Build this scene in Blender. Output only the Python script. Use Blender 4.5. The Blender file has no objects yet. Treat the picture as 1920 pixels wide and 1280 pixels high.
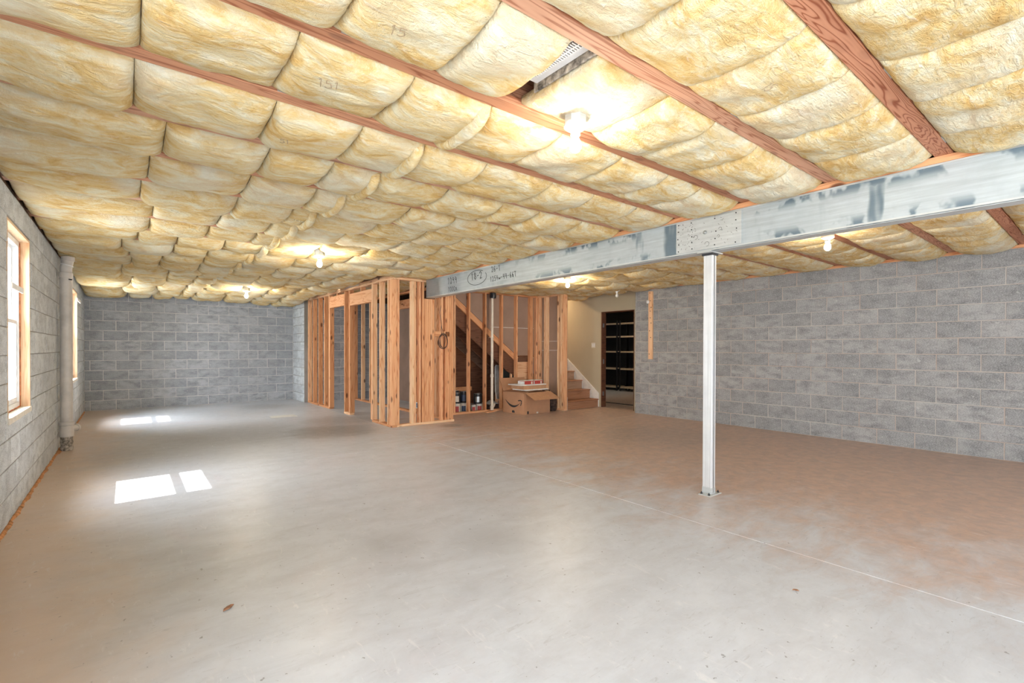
import bpy, bmesh, math, random
from mathutils import Vector, Matrix, noise
import numpy as np

random.seed(7)
SC = bpy.context.scene
COL = SC.collection
PI = math.pi

# ------------------------------------------------------------------ camera
YAW, PITCH, ROLL = 0.6715, -0.0073, 0.0026
cam_d = bpy.data.cameras.new('camera')
cam = bpy.data.objects.new('camera', cam_d)
COL.objects.link(cam)
cam_d.sensor_width = 36.0
cam_d.lens = 907.96 / 1920 * 36
cam_d.shift_y = (660.3 - 640) / 1920
cam_d.clip_start = 0.02
fw = Vector((math.sin(YAW) * math.cos(PITCH), math.cos(YAW) * math.cos(PITCH), math.sin(PITCH)))
rt0 = Vector((math.cos(YAW), -math.sin(YAW), 0))
up0 = rt0.cross(fw)
rt = rt0 * math.cos(ROLL) + up0 * math.sin(ROLL)
up = -rt0 * math.sin(ROLL) + up0 * math.cos(ROLL)
M = Matrix((rt, up, -fw)).transposed().to_4x4()
M.translation = Vector((0, 0, 1.2753))
cam.matrix_world = M
SC.camera = cam

# ------------------------------------------------------------------ world, sun, exposure
vs = SC.view_settings
vs.view_transform = 'Standard'
vs.look = 'None'
vs.gamma = 1
vs.use_curve_mapping = False
vs.exposure = 0.31
world = bpy.data.worlds.new('world')
SC.world = world
world.use_nodes = True
bg = world.node_tree.nodes['Background']
bg.inputs[0].default_value = (0.86, 0.93, 1.0, 1)
bg.inputs[1].default_value = 5.0

sun_d = bpy.data.lights.new('sun', 'SUN')
sun_d.energy = 26
sun_d.angle = 0.006
sun_d.color = (1, 0.97, 0.9)
sun = bpy.data.objects.new('sun', sun_d)
COL.objects.link(sun)
sun.rotation_euler = Vector((1, 0.05, -1.30)).to_track_quat('-Z', 'Y').to_euler()


def area(name, loc, direction, sx, sy, power, color=(1, 1, 1)):
    d = bpy.data.lights.new(name, 'AREA')
    d.shape = 'RECTANGLE'
    d.size, d.size_y = sx, sy
    d.energy = power
    d.color = color
    o = bpy.data.objects.new(name, d)
    o.location = loc
    o.rotation_euler = Vector(direction).to_track_quat('-Z', 'Y').to_euler()
    COL.objects.link(o)
    return o


# daylight through the windows; patio doorway and rear window are added, unseen sources
area('added_patio_daylight', (-0.80, -1.5, 1.15), (1, 0.45, -0.12), 2.4, 1.9, 185, (0.88, 0.94, 1.0))
area('added_rear_fill', (4.5, -3.0, 1.3), (-0.25, 1, -0.05), 3.2, 1.6, 36, (0.90, 0.95, 1.0))
for wy, pw_ in ((1.35, 60), (5.5, 120), (10.68, 230)):
    area('daylight_window', (-1.45, wy, 1.95), (1, 0, -0.45), 1.3, 1.1, pw_, (0.86, 0.93, 1.0))
# lamp of the hall above the stairs; added unseen fill for the storage shelves
area('stair_hall_lamp', (7.7, 8.75, 2.78), (0, -0.1, -1), 0.25, 0.25, 26, (1.0, 0.70, 0.38))
area('storage_fill', (10.4, 8.6, 2.42), (0.2, 0.1, -1), 0.3, 0.3, 14, (1.0, 0.82, 0.6))


# ------------------------------------------------------------------ node helpers
def new_mat(name):
    m = bpy.data.materials.new(name)
    m.use_nodes = True
    nt = m.node_tree
    return m, nt, nt.nodes['Principled BSDF']


class NT:
    def __init__(s, nt):
        s.nt = nt

    def n(s, typ, **kw):
        nd = s.nt.nodes.new(typ)
        for k, v in kw.items():
            setattr(nd, k, v)
        return nd

    def l(s, a, b):
        s.nt.links.new(a, b)

    def val(s, sock, v):
        if hasattr(v, 'is_linked') or hasattr(v, 'links'):
            s.l(v, sock)
        else:
            sock.default_value = v

    def math(s, op, a, b=0.0, c=None, clamp=False):
        nd = s.n('ShaderNodeMath', operation=op, use_clamp=clamp)
        s.val(nd.inputs[0], a)
        s.val(nd.inputs[1], b)
        if c is not None:
            s.val(nd.inputs[2], c)
        return nd.outputs[0]

    def noise(s, vec, scale, detail=4, rough=0.55, dist=0.0):
        nd = s.n('ShaderNodeTexNoise')
        if vec is not None:
            s.l(vec, nd.inputs['Vector'])
        nd.inputs['Scale'].default_value = scale
        nd.inputs['Detail'].default_value = detail
        nd.inputs['Roughness'].default_value = rough
        nd.inputs['Distortion'].default_value = dist
        return nd.outputs['Fac']

    def ramp(s, fac, stops):
        nd = s.n('ShaderNodeValToRGB')
        s.l(fac, nd.inputs[0])
        e = nd.color_ramp.elements
        while len(e) < len(stops):
            e.new(0.5)
        for i, (p, c) in enumerate(stops):
            e[i].position = p
            e[i].color = (c[0], c[1], c[2], 1) if not isinstance(c, (int, float)) else (c, c, c, 1)
        return nd.outputs[0]

    def mix(s, fac, a, b, blend='MIX'):
        nd = s.n('ShaderNodeMix', data_type='RGBA', blend_type=blend)
        s.val(nd.inputs[0], fac)
        for sock, v in ((nd.inputs[6], a), (nd.inputs[7], b)):
            if isinstance(v, tuple):
                sock.default_value = (v[0], v[1], v[2], 1)
            else:
                s.l(v, sock)
        return nd.outputs[2]

    def smooth(s, v, a, b):
        nd = s.n('ShaderNodeMapRange', interpolation_type='SMOOTHSTEP')
        s.val(nd.inputs[0], v)
        nd.inputs[1].default_value = a
        nd.inputs[2].default_value = b
        return nd.outputs[0]

    def mapping(s, vec, scale=(1, 1, 1), loc=(0, 0, 0), rot=(0, 0, 0)):
        nd = s.n('ShaderNodeMapping')
        s.l(vec, nd.inputs[0])
        nd.inputs['Scale'].default_value = scale
        nd.inputs['Rotation'].default_value = rot
        s.val(nd.inputs['Location'], loc)
        return nd.outputs[0]

    def bump(s, h, strength, dist, bsdf):
        nd = s.n('ShaderNodeBump')
        nd.inputs['Strength'].default_value = strength
        nd.inputs['Distance'].default_value = dist
        s.l(h, nd.inputs['Height'])
        s.l(nd.outputs[0], bsdf.inputs['Normal'])


def plain(name, col, rough=0.6, metal=0.0, emit=None, estr=0, var=0.06, scale=12, spec=0.5):
    m, nt, b = new_mat(name)
    h = NT(nt)
    tc = h.n('ShaderNodeTexCoord').outputs['Object']
    f = h.noise(tc, scale, 4, 0.6)
    c = h.ramp(f, [(0.3, tuple(max(0, x * (1 - var * 2)) for x in col)), (0.7, tuple(min(1, x * (1 + var)) for x in col))])
    h.l(c, b.inputs['Base Color'])
    b.inputs['Roughness'].default_value = rough
    b.inputs['Metallic'].default_value = metal
    b.inputs['Specular IOR Level'].default_value = spec
    if emit:
        b.inputs['Emission Color'].default_value = (*emit, 1)
        b.inputs['Emission Strength'].default_value = estr
    return m


def wood(name, axis, light, dark, red, knots=1.0, contrast=1.0, rough=0.65, fine=1.0):
    """softwood board; the grain runs along the given object axis"""
    m, nt, b = new_mat(name)
    h = NT(nt)
    tc = h.n('ShaderNodeTexCoord').outputs['Object']
    oi = h.n('ShaderNodeObjectInfo').outputs['Random']
    comb = h.n('ShaderNodeCombineXYZ')
    r1 = h.math('MULTIPLY', oi, 37.0)
    for i in range(3):
        h.l(r1, comb.inputs[i])
    add = h.n('ShaderNodeVectorMath', operation='ADD')
    h.l(tc, add.inputs[0])
    h.l(comb.outputs[0], add.inputs[1])
    v = add.outputs[0]
    sc = [9.0, 9.0, 9.0]
    sc[axis] = 0.55
    vg = h.mapping(v, tuple(sc))
    base = h.noise(vg, 1.0, 3, 0.5, 0.6)
    rings = h.math('SINE', h.math('MULTIPLY', base, 70.0 * fine))
    rings = h.math('MULTIPLY_ADD', rings, 0.5, 0.5)
    rings = h.math('POWER', rings, 2.0)
    grain = h.ramp(rings, [(0.0, light), (0.65, tuple(l * 0.75 + d * 0.25 for l, d in zip(light, red))), (1.0, red)])
    sf = [60.0, 60.0, 60.0]
    sf[axis] = 1.5
    fib = h.noise(h.mapping(v, tuple(sf)), 1.0, 2, 0.5)
    c = h.mix(h.math('MULTIPLY', fib, 0.35 * contrast), grain, red)
    # tone of the board
    tone = h.ramp(oi, [(0.0, (0.74, 0.64, 0.56)), (0.35, (0.96, 0.86, 0.78)), (0.65, (1.0, 1.0, 1.0)), (1.0, (1.06, 1.28, 1.42))])
    c = h.mix(1.0, c, tone, 'MULTIPLY')
    # knots
    sk = [8.0, 8.0, 8.0]
    sk[axis] = 3.2
    vo = h.n('ShaderNodeTexVoronoi')
    h.l(h.mapping(v, tuple(sk)), vo.inputs['Vector'])
    vo.inputs['Scale'].default_value = 1.0
    kd = vo.outputs['Distance']
    sep = h.n('ShaderNodeSeparateColor')
    h.l(vo.outputs['Color'], sep.inputs[0])
    gate = h.math('GREATER_THAN', sep.outputs[0], 0.22)
    k = h.math('MULTIPLY', h.math('SUBTRACT', 1.0, h.smooth(kd, 0.10, 0.21)), gate)
    c = h.mix(h.math('MULTIPLY', k, 0.85 * knots), c, dark)
    h.l(c, b.inputs['Base Color'])
    b.inputs['Roughness'].default_value = rough
    b.inputs['Specular IOR Level'].default_value = 0.3
    h.bump(rings, 0.15, 0.002, b)
    return m


WL, WD, WR = (0.88, 0.53, 0.30), (0.11, 0.03, 0.015), (0.66, 0.29, 0.135)
M_WX = wood('softwood_x', 0, WL, WD, WR)
M_WY = wood('softwood_y', 1, WL, WD, WR)
M_WZ = wood('softwood_z', 2, WL, WD, WR)
JL, JR = (0.72, 0.41, 0.27), (0.40, 0.165, 0.095)
M_JX = wood('joist_wood', 0, JL, (0.12, 0.05, 0.035), JR, 0.5, fine=1.3)
M_JR = wood('joist_wood_figured', 0, (0.66, 0.32, 0.19), (0.12, 0.03, 0.02), (0.29, 0.085, 0.04), 0.15, 1.2, fine=2.4)
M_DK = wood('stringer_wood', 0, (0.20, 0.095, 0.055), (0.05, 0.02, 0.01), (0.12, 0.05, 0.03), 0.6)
M_TREAD = wood('stair_wood', 0, (0.44, 0.235, 0.14), (0.12, 0.05, 0.03), (0.33, 0.165, 0.09), 0.2, 0.6, 0.45)
M_BUCK = wood('window_buck_wood', 2, (0.80, 0.60, 0.40), (0.4, 0.2, 0.1), (0.68, 0.45, 0.28), 0.3, 0.6)


def concrete_block_mat(name, lo, hi, warm=0.0):
    m, nt, b = new_mat(name)
    h = NT(nt)
    geo = h.n('ShaderNodeNewGeometry').outputs['Position']
    tc = h.n('ShaderNodeTexCoord').outputs['Object']
    oi = h.n('ShaderNodeObjectInfo').outputs['Random']
    comb = h.n('ShaderNodeCombineXYZ')
    h.l(h.math('MULTIPLY', oi, 50), comb.inputs[0])
    h.l(h.math('MULTIPLY', oi, 31), comb.inputs[1])
    add = h.n('ShaderNodeVectorMath', operation='ADD')
    h.l(tc, add.inputs[0])
    h.l(comb.outputs[0], add.inputs[1])
    blot = h.noise(h.mapping(add.outputs[0], (1, 1, 2.2)), 5, 4, 0.6)
    speck = h.noise(tc, 160, 2, 0.7)
    c = h.ramp(oi, [(0.0, lo), (0.5, tuple((a + d) / 2 for a, d in zip(lo, hi))), (1.0, hi)])
    c = h.mix(h.smooth(blot, 0.35, 0.75), c, tuple(x * 0.72 for x in lo))
    c = h.mix(h.math('MULTIPLY', h.smooth(speck, 0.45, 0.7), 0.55), c, tuple(min(1, x * 1.5) for x in hi))
    c = h.mix(h.math('MULTIPLY', h.smooth(speck, 0.48, 0.3), 0.5), c, tuple(x * 0.5 for x in lo))
    # lime bloom over the wall
    lime = h.smooth(h.noise(geo, 1.3, 5, 0.65), 0.56, 0.74)
    c = h.mix(h.math('MULTIPLY', lime, 0.30), c, (0.52, 0.52, 0.50))
    spot = h.smooth(h.noise(geo, 14, 2, 0.5), 0.70, 0.76)
    c = h.mix(h.math('MULTIPLY', spot, 0.4), c, (0.6, 0.6, 0.58))
    h.l(c, b.inputs['Base Color'])
    b.inputs['Roughness'].default_value = 0.92
    b.inputs['Specular IOR Level'].default_value = 0.2
    h.bump(speck, 0.5, 0.003, b)
    return m


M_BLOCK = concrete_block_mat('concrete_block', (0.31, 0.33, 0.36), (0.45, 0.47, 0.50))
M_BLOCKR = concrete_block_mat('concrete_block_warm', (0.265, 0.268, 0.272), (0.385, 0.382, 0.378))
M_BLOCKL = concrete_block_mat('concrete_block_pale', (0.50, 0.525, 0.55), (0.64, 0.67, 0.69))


def mortar_mat(name, a, bcol):
    m, nt, b = new_mat(name)
    h = NT(nt)
    geo = h.n('ShaderNodeNewGeometry').outputs['Position']
    f = h.noise(geo, 1.1, 4, 0.6)
    g = h.noise(geo, 30, 3, 0.6)
    c = h.mix(h.smooth(f, 0.42, 0.62), a, bcol)
    c = h.mix(h.math('MULTIPLY', g, 0.35), c, (0.2, 0.19, 0.18))
    h.l(c, b.inputs['Base Color'])
    b.inputs['Roughness'].default_value = 0.95
    h.bump(g, 0.4, 0.004, b)
    return m


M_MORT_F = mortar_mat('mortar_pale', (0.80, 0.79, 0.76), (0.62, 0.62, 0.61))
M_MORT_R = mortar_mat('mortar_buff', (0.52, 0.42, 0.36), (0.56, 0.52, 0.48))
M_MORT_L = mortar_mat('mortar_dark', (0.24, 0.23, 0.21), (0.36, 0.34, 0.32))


def floor_mat():
    m, nt, b = new_mat('concrete_floor')
    h = NT(nt)
    geo = h.n('ShaderNodeNewGeometry').outputs['Position']
    sep = h.n('ShaderNodeSeparateXYZ')
    h.l(geo, sep.inputs[0])
    X, Y = sep.outputs[0], sep.outputs[1]
    n1 = h.noise(h.mapping(geo, (1, 1.0, 1), rot=(0, 0, 0.5)), 0.7, 8, 0.68, 0.4)
    n2 = h.noise(h.mapping(geo, (1.0, 2.2, 1), rot=(0, 0, 0.45)), 2.0, 8, 0.72, 0.5)
    n3 = h.noise(geo, 9, 5, 0.7, 0.5)
    n4 = h.noise(geo, 90, 3, 0.6)
    c = h.mix(h.smooth(n2, 0.30, 0.75), (0.545, 0.575, 0.62), (0.455, 0.475, 0.51))
    c = h.mix(h.math('MULTIPLY', h.smooth(n1, 0.5, 0.72), 0.55), c, (0.53, 0.485, 0.51))
    c = h.mix(h.math('MULTIPLY', h.smooth(n3, 0.45, 0.8), 0.30), c, (0.41, 0.41, 0.42))
    # clay-coloured stain on the stair side of the slab and along the window wall
    e = h.math('MULTIPLY_ADD', h.math('SUBTRACT', n2, 0.5), 3.6, X)
    e = h.math('ADD', e, h.math('MULTIPLY', h.math('SUBTRACT', n1, 0.5), 2.5))
    brown = h.math('MULTIPLY', h.smooth(e, 2.7, 5.0), h.smooth(Y, 9.6, 7.6))
    c = h.mix(h.math('MULTIPLY', brown, 0.80), c, h.mix(h.smooth(n3, 0.35, 0.65), (0.55, 0.34, 0.215), (0.43, 0.295, 0.22)))
    e2 = h.math('MULTIPLY_ADD', h.math('SUBTRACT', n1, 0.5), 1.6, X)
    left = h.smooth(e2, 0.35, -0.65)
    c = h.mix(h.math('MULTIPLY', left, 0.70), c, (0.64, 0.46, 0.32))
    # dark stains and darker patches near the partition
    dk = None
    for (x, y, r, s) in ((2.45, 7.6, 1.0, 0.75), (3.0, 8.6, 0.9, 0.5), (1.2, 8.1, 1.5, 0.45), (1.5, 10.9, 1.2, 0.4),
                         (4.2, 6.9, 0.25, 0.7), (0.3, 7.2, 1.3, 0.3), (1.35, 2.95, 0.3, 0.22), (1.9, 2.6, 0.35, 0.22), (2.3, 11.6, 0.8, 0.5), (6.2, 4.2, 1.3, 0.35)):
        vd = h.n('ShaderNodeVectorMath', operation='DISTANCE')
        h.l(geo, vd.inputs[0])
        vd.inputs[1].default_value = (x, y, 0)
        d = h.math('MULTIPLY_ADD', h.math('SUBTRACT', n2, 0.5), 1.6 * r, vd.outputs[1])
        k = h.math('MULTIPLY', h.smooth(d, r, r * 0.25), s)
        dk = k if dk is None else h.math('MAXIMUM', dk, k)
    c = h.mix(dk, c, (0.21, 0.205, 0.20))
    # trowel scuffs and tape marks
    sc1 = h.noise(h.mapping(geo, (3, 16, 1), rot=(0, 0, 0.9)), 2.4, 5, 0.7, 1.5)
    c = h.mix(h.math('MULTIPLY', h.smooth(sc1, 0.58, 0.72), 0.5), c, (0.33, 0.33, 0.34))
    sc2 = h.noise(h.mapping(geo, (12, 3, 1), rot=(0, 0, 0.3)), 2.0, 6, 0.7, 1.0)
    c = h.mix(h.math('MULTIPLY', h.smooth(sc2, 0.58, 0.70), 0.5), c, (0.66, 0.66, 0.67))
    # fine pits
    pit = h.smooth(h.noise(geo, 26, 3, 0.6), 0.68, 0.72)
    c = h.mix(h.math('MULTIPLY', pit, 0.7), c, (0.16, 0.15, 0.145))
    h.l(c, b.inputs['Base Color'])
    r = h.math('MULTIPLY_ADD', n3, 0.30, 0.22)
    h.l(r, b.inputs['Roughness'])
    b.inputs['Specular IOR Level'].default_value = 0.42
    hh = h.math('MULTIPLY_ADD', n4, 0.25, n3)
    h.bump(hh, 0.10, 0.004, b)
    return m


M_FLOOR = floor_mat()


def insulation_mat():
    m, nt, b = new_mat('fibreglass')
    h = NT(nt)
    geo = h.n('ShaderNodeNewGeometry').outputs['Position']
    oi = h.n('ShaderNodeObjectInfo').outputs['Random']
    comb = h.n('ShaderNodeCombineXYZ')
    h.l(h.math('MULTIPLY', oi, 23), comb.inputs[0])
    h.l(h.math('MULTIPLY', oi, 11), comb.inputs[2])
    add = h.n('ShaderNodeVectorMath', operation='ADD')
    h.l(geo, add.inputs[0])
    h.l(comb.outputs[0], add.inputs[1])
    v = add.outputs[0]
    n1 = h.noise(h.mapping(v, (0.9, 1.8, 1.5)), 4.5, 7, 0.68, 1.0)
    n2 = h.noise(h.mapping(v, (3, 10, 8), rot=(0, 0, 0.2)), 3.0, 5, 0.7, 1.2)
    n3 = h.noise(v, 22, 4, 0.7, 0.5)
    n0 = h.noise(v, 1.6, 3, 0.5)
    c = h.ramp(n1, [(0.36, (0.80, 0.74, 0.55)), (0.46, (0.77, 0.64, 0.38)), (0.56, (0.73, 0.53, 0.24)), (0.66, (0.64, 0.40, 0.145))])
    c = h.mix(h.math('MULTIPLY', h.smooth(n2, 0.5, 0.75), 0.6), c, (0.86, 0.82, 0.70))
    c = h.mix(h.math('MULTIPLY', h.smooth(n3, 0.55, 0.85), 0.5), c, (0.56, 0.38, 0.17))
    c = h.mix(h.math('MULTIPLY', h.smooth(n0, 0.52, 0.66), 0.45), c, (0.74, 0.745, 0.66))
    h.l(c, b.inputs['Base Color'])
    b.inputs['Roughness'].default_value = 1.0
    b.inputs['Specular IOR Level'].default_value = 0.05
    hh = h.math('ADD', h.math('MULTIPLY', n2, 0.8), h.math('MULTIPLY', n3, 0.6))
    h.bump(hh, 0.75, 0.03, b)
    return m


M_INS = insulation_mat()


def galv_mat(name, base, smudge=True, streak=(1, 1.2, 22)):
    m, nt, b = new_mat(name)
    h = NT(nt)
    geo = h.n('ShaderNodeNewGeometry').outputs['Position']
    st = h.noise(h.mapping(geo, streak), 2.0, 5, 0.6)
    cell = h.noise(geo, 7, 4, 0.6)
    c = h.ramp(st, [(0.3, tuple(x * 0.82 for x in base)), (0.6, base), (0.8, tuple(min(1, x * 1.15) for x in base))])
    c = h.mix(h.math('MULTIPLY', h.smooth(cell, 0.4, 0.7), 0.25), c, tuple(x * 0.7 for x in base))
    if smudge:
        sz_ = h.n('ShaderNodeSeparateXYZ')
        h.l(geo, sz_.inputs[0])
        edge = h.smooth(h.math('ABSOLUTE', h.math('SUBTRACT', sz_.outputs[2], 2.28)), 0.05, 0.13)
        sm = h.noise(h.mapping(geo, (1, 2.2, 1.6), loc=(0, 0.6, 0.2)), 2.6, 3, 0.55, 0.2)
        band = h.noise(h.mapping(geo, (1, 1.9, 0.5), loc=(0, 4.3, 0)), 2.0, 3, 0.5, 0.1)
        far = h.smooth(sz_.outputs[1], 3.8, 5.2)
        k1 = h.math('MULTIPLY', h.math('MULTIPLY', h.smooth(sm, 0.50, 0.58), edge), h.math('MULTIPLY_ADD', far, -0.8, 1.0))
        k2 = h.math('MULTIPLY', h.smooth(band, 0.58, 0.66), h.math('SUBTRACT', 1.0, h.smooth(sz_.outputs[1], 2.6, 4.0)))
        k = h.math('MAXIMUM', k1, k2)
        c = h.mix(h.math('MULTIPLY', h.smooth(sz_.outputs[1], 4.5, 8.0), 0.6), c, (0.22, 0.29, 0.35))  # darker and bluer towards the far end
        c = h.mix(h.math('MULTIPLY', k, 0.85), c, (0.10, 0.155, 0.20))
    h.l(c, b.inputs['Base Color'])
    b.inputs['Metallic'].default_value = 0.45
    h.l(h.math('MULTIPLY_ADD', cell, 0.2, 0.38), b.inputs['Roughness'])
    return m


M_GALV = galv_mat('galvanised_beam', (0.52, 0.575, 0.60))
M_GALV2 = galv_mat('galvanised_plate', (0.62, 0.645, 0.64), False)
M_POST = galv_mat('post_steel', (0.76, 0.77, 0.77), False, (60, 60, 0.6))
M_DARKMET = plain('dark_metal', (0.05, 0.05, 0.055), 0.5, 0.6)
M_INK = plain('black_ink', (0.025, 0.025, 0.03), 0.7)
M_WHITE = plain('white_paint', (0.82, 0.81, 0.78), 0.5)
M_VINYL = plain('white_vinyl', (0.86, 0.88, 0.9), 0.35)
M_PVC = plain('white_pvc', (0.66, 0.62, 0.58), 0.4, var=0.12, scale=4)
M_PVC2 = plain('cream_pvc', (0.82, 0.74, 0.62), 0.4)
M_CRUST = plain('crusted_pipe', (0.42, 0.37, 0.31), 0.95, var=0.45, scale=30)
M_FOAM = plain('orange_foam', (0.62, 0.22, 0.09), 0.9, var=0.3, scale=20)
M_CLAY = plain('orange_clay', (0.62, 0.30, 0.13), 0.95, var=0.3, scale=15)
M_SILL = plain('window_sill_wood', (0.76, 0.70, 0.60), 0.6, var=0.1)
M_OLIVE = plain('olive_paint', (0.50, 0.435, 0.31), 0.8, var=0.03, scale=2)
M_PAPER = plain('drywall_paper', (0.36, 0.245, 0.185), 0.9, var=0.06, scale=3)
M_TAPE = plain('joint_tape', (0.72, 0.68, 0.62), 0.8)
M_DECK = plain('roof_deck', (0.20, 0.11, 0.06), 0.9, var=0.3, scale=6)
M_CARD = plain('cardboard', (0.50, 0.27, 0.15), 0.8, var=0.05, scale=5)
M_CARDIN = plain('cardboard_inside', (0.56, 0.31, 0.17), 0.8)
M_LABEL = plain('paper_label', (0.72, 0.68, 0.60), 0.7)
M_BLACK = plain('black_plastic', (0.02, 0.022, 0.026), 0.35)
M_NAVY = plain('navy_label', (0.035, 0.06, 0.12), 0.4)
M_RED = plain('red_print', (0.48, 0.06, 0.05), 0.45)
M_CHROME = plain('tin_lid', (0.45, 0.47, 0.47), 0.3, 0.8)
M_GREEN = plain('green_grey_panel', (0.09, 0.115, 0.105), 0.4)
M_SILVER = plain('silver_fabric', (0.50, 0.50, 0.50), 0.5, 0.2, var=0.15, scale=8)
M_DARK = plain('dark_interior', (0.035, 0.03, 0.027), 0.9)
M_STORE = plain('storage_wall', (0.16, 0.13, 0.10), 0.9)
M_SHELF = plain('shelf_board', (0.60, 0.47, 0.33), 0.6)
M_LEAF = plain('dry_leaf', (0.32, 0.16, 0.09), 0.8, var=0.3, scale=40)
M_PALE = plain('pale_patch', (0.66, 0.66, 0.62), 0.7)
M_PORC = plain('porcelain', (0.85, 0.84, 0.80), 0.25)
M_BULB = plain('lit_bulb', (1, 1, 1), 0.4, emit=(1.0, 0.86, 0.66), estr=210)
M_GROUND = plain('gravel_ground', (0.34, 0.33, 0.30), 0.95, var=0.2, scale=3)
M_BULB2 = plain('lit_bulb_bright', (1, 1, 1), 0.4, emit=(1.0, 0.88, 0.68), estr=620)
M_BULBOFF = plain('unlit_bulb', (0.72, 0.72, 0.70), 0.15)
M_BAG = plain('dark_woven_bag', (0.07, 0.04, 0.03), 0.9, var=0.5, scale=25)
M_TAG = plain('white_tag', (0.85, 0.85, 0.85), 0.5)
M_WIREM = plain('support_wire', (0.10, 0.07, 0.045), 0.6, 0.3)
M_CABLE = plain('black_cable', (0.05, 0.035, 0.03), 0.5)

m, nt, b = new_mat('window_glass')
for nd in list(nt.nodes):
    if nd.type != 'OUTPUT_MATERIAL':
        nt.nodes.remove(nd)
h = NT(nt)
tr = h.n('ShaderNodeBsdfTransparent')
gl = h.n('ShaderNodeBsdfGlossy')
gl.inputs['Roughness'].default_value = 0.02
mx = h.n('ShaderNodeMixShader')
mx.inputs[0].default_value = 0.06
h.l(tr.outputs[0], mx.inputs[1])
h.l(gl.outputs[0], mx.inputs[2])
h.l(mx.outputs[0], nt.nodes['Material Output'].inputs[0])
M_GLASS = m


# ------------------------------------------------------------------ object helpers
def link(name, mesh, parent=None, loc=(0, 0, 0), rot=None):
    o = bpy.data.objects.new(name, mesh)
    COL.objects.link(o)
    o.location = loc
    if rot:
        o.rotation_euler = rot
    if parent:
        o.parent = parent
    return o


def tag(o, label, cat, group=None):
    o['label'] = label
    o['category'] = cat
    if group:
        o['group'] = group
    return o


def thing(name, label, cat, loc=(0, 0, 0), rot=None, group=None):
    o = link(name, None, None, loc, rot)
    o.empty_display_size = 0.1
    return tag(o, label, cat, group)


def structure(o):
    o['kind'] = 'structure'
    return o


_cache = {}


def box_mesh(sx, sy, sz, mat, bev=0.0, name='box'):
    key = (round(sx, 4), round(sy, 4), round(sz, 4), mat.name, bev)
    if key in _cache:
        return _cache[key]
    bm = bmesh.new()
    bmesh.ops.create_cube(bm, size=1)
    bmesh.ops.scale(bm, vec=(sx, sy, sz), verts=bm.verts)
    if bev:
        bmesh.ops.bevel(bm, geom=list(bm.edges), offset=bev, segments=1, affect='EDGES')
    me = bpy.data.meshes.new(name)
    bm.to_mesh(me)
    bm.free()
    me.materials.append(mat)
    _cache[key] = me
    return me


def bx(name, lo, hi, mat, parent=None, bev=0.0, ploc=(0, 0, 0)):
    """box between two world corners, origin at its centre (ploc: location of the parent)"""
    s = [b_ - a_ for a_, b_ in zip(lo, hi)]
    c = [(a_ + b_) / 2 - p_ for a_, b_, p_ in zip(lo, hi, ploc)]
    return link(name, box_mesh(*s, mat, bev, name), parent, c)


def mesh_obj(name, verts, faces, mat, parent=None, loc=(0, 0, 0), smooth=False):
    me = bpy.data.meshes.new(name)
    me.from_pydata([tuple(v) for v in verts], [], faces)
    me.materials.append(mat)
    bm = bmesh.new()
    bm.from_mesh(me)
    bmesh.ops.recalc_face_normals(bm, faces=bm.faces)
    bm.to_mesh(me)
    bm.free()
    if smooth:
        me.polygons.foreach_set('use_smooth', [True] * len(me.polygons))
    return link(name, me, parent, loc)


def prism(name, poly, axis, a, b_, mat, parent=None, loc=(0, 0, 0)):
    """polygon in the plane normal to axis, extruded from a to b_"""
    def p3(u, v, w):
        if axis == 0:
            return (w, u, v)
        if axis == 1:
            return (u, w, v)
        return (u, v, w)
    n = len(poly)
    vs_ = [p3(u, v, a) for u, v in poly] + [p3(u, v, b_) for u, v in poly]
    fs = [list(range(n)), list(range(n, 2 * n))] + [[i, (i + 1) % n, n + (i + 1) % n, n + i] for i in range(n)]
    return mesh_obj(name, vs_, fs, mat, parent, loc)


def lathe(name, prof, mat, parent=None, loc=(0, 0, 0), seg=20, rot=None, smooth=True):
    vs_, fs = [], []
    for r, z in prof:
        for k in range(seg):
            a = 2 * PI * k / seg
            vs_.append((r * math.cos(a), r * math.sin(a), z))
    for i in range(len(prof) - 1):
        for k in range(seg):
            k2 = (k + 1) % seg
            fs.append([i * seg + k, i * seg + k2, (i + 1) * seg + k2, (i + 1) * seg + k])
    fs.append(list(range(seg)))
    fs.append([(len(prof) - 1) * seg + k for k in range(seg)])
    o = mesh_obj(name, vs_, fs, mat, parent, loc)
    if smooth:
        me = o.data
        me.polygons.foreach_set('use_smooth', [len(p.vertices) == 4 for p in me.polygons])
        me.set_sharp_from_angle(angle=math.radians(40))
    if rot:
        o.rotation_euler = rot
    return o


def tube(name, pts, r, mat, parent=None, loc=(0, 0, 0), seg=6, closed=False):
    pts = [Vector(p) for p in pts]
    vs_, fs = [], []
    n = len(pts)
    prev = None
    for i, p in enumerate(pts):
        if closed:
            d = pts[(i + 1) % n] - pts[i - 1]
        else:
            d = pts[min(i + 1, n - 1)] - pts[max(i - 1, 0)]
        d.normalize()
        ref = Vector((0, 0, 1)) if abs(d.z) < 0.9 else Vector((1, 0, 0))
        u = d.cross(ref).normalized() if prev is None else (prev - d * prev.dot(d)).normalized()
        prev = u
        w = d.cross(u)
        for k in range(seg):
            a = 2 * PI * k / seg
            vs_.append(p + (u * math.cos(a) + w * math.sin(a)) * r)
    for i in range(n if closed else n - 1):
        j = (i + 1) % n
        for k in range(seg):
            k2 = (k + 1) % seg
            fs.append([i * seg + k, i * seg + k2, j * seg + k2, j * seg + k])
    if not closed:
        fs.append(list(range(seg)))
        fs.append([(n - 1) * seg + k for k in range(seg)])
    return mesh_obj(name, vs_, fs, mat, parent, loc, True)


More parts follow.
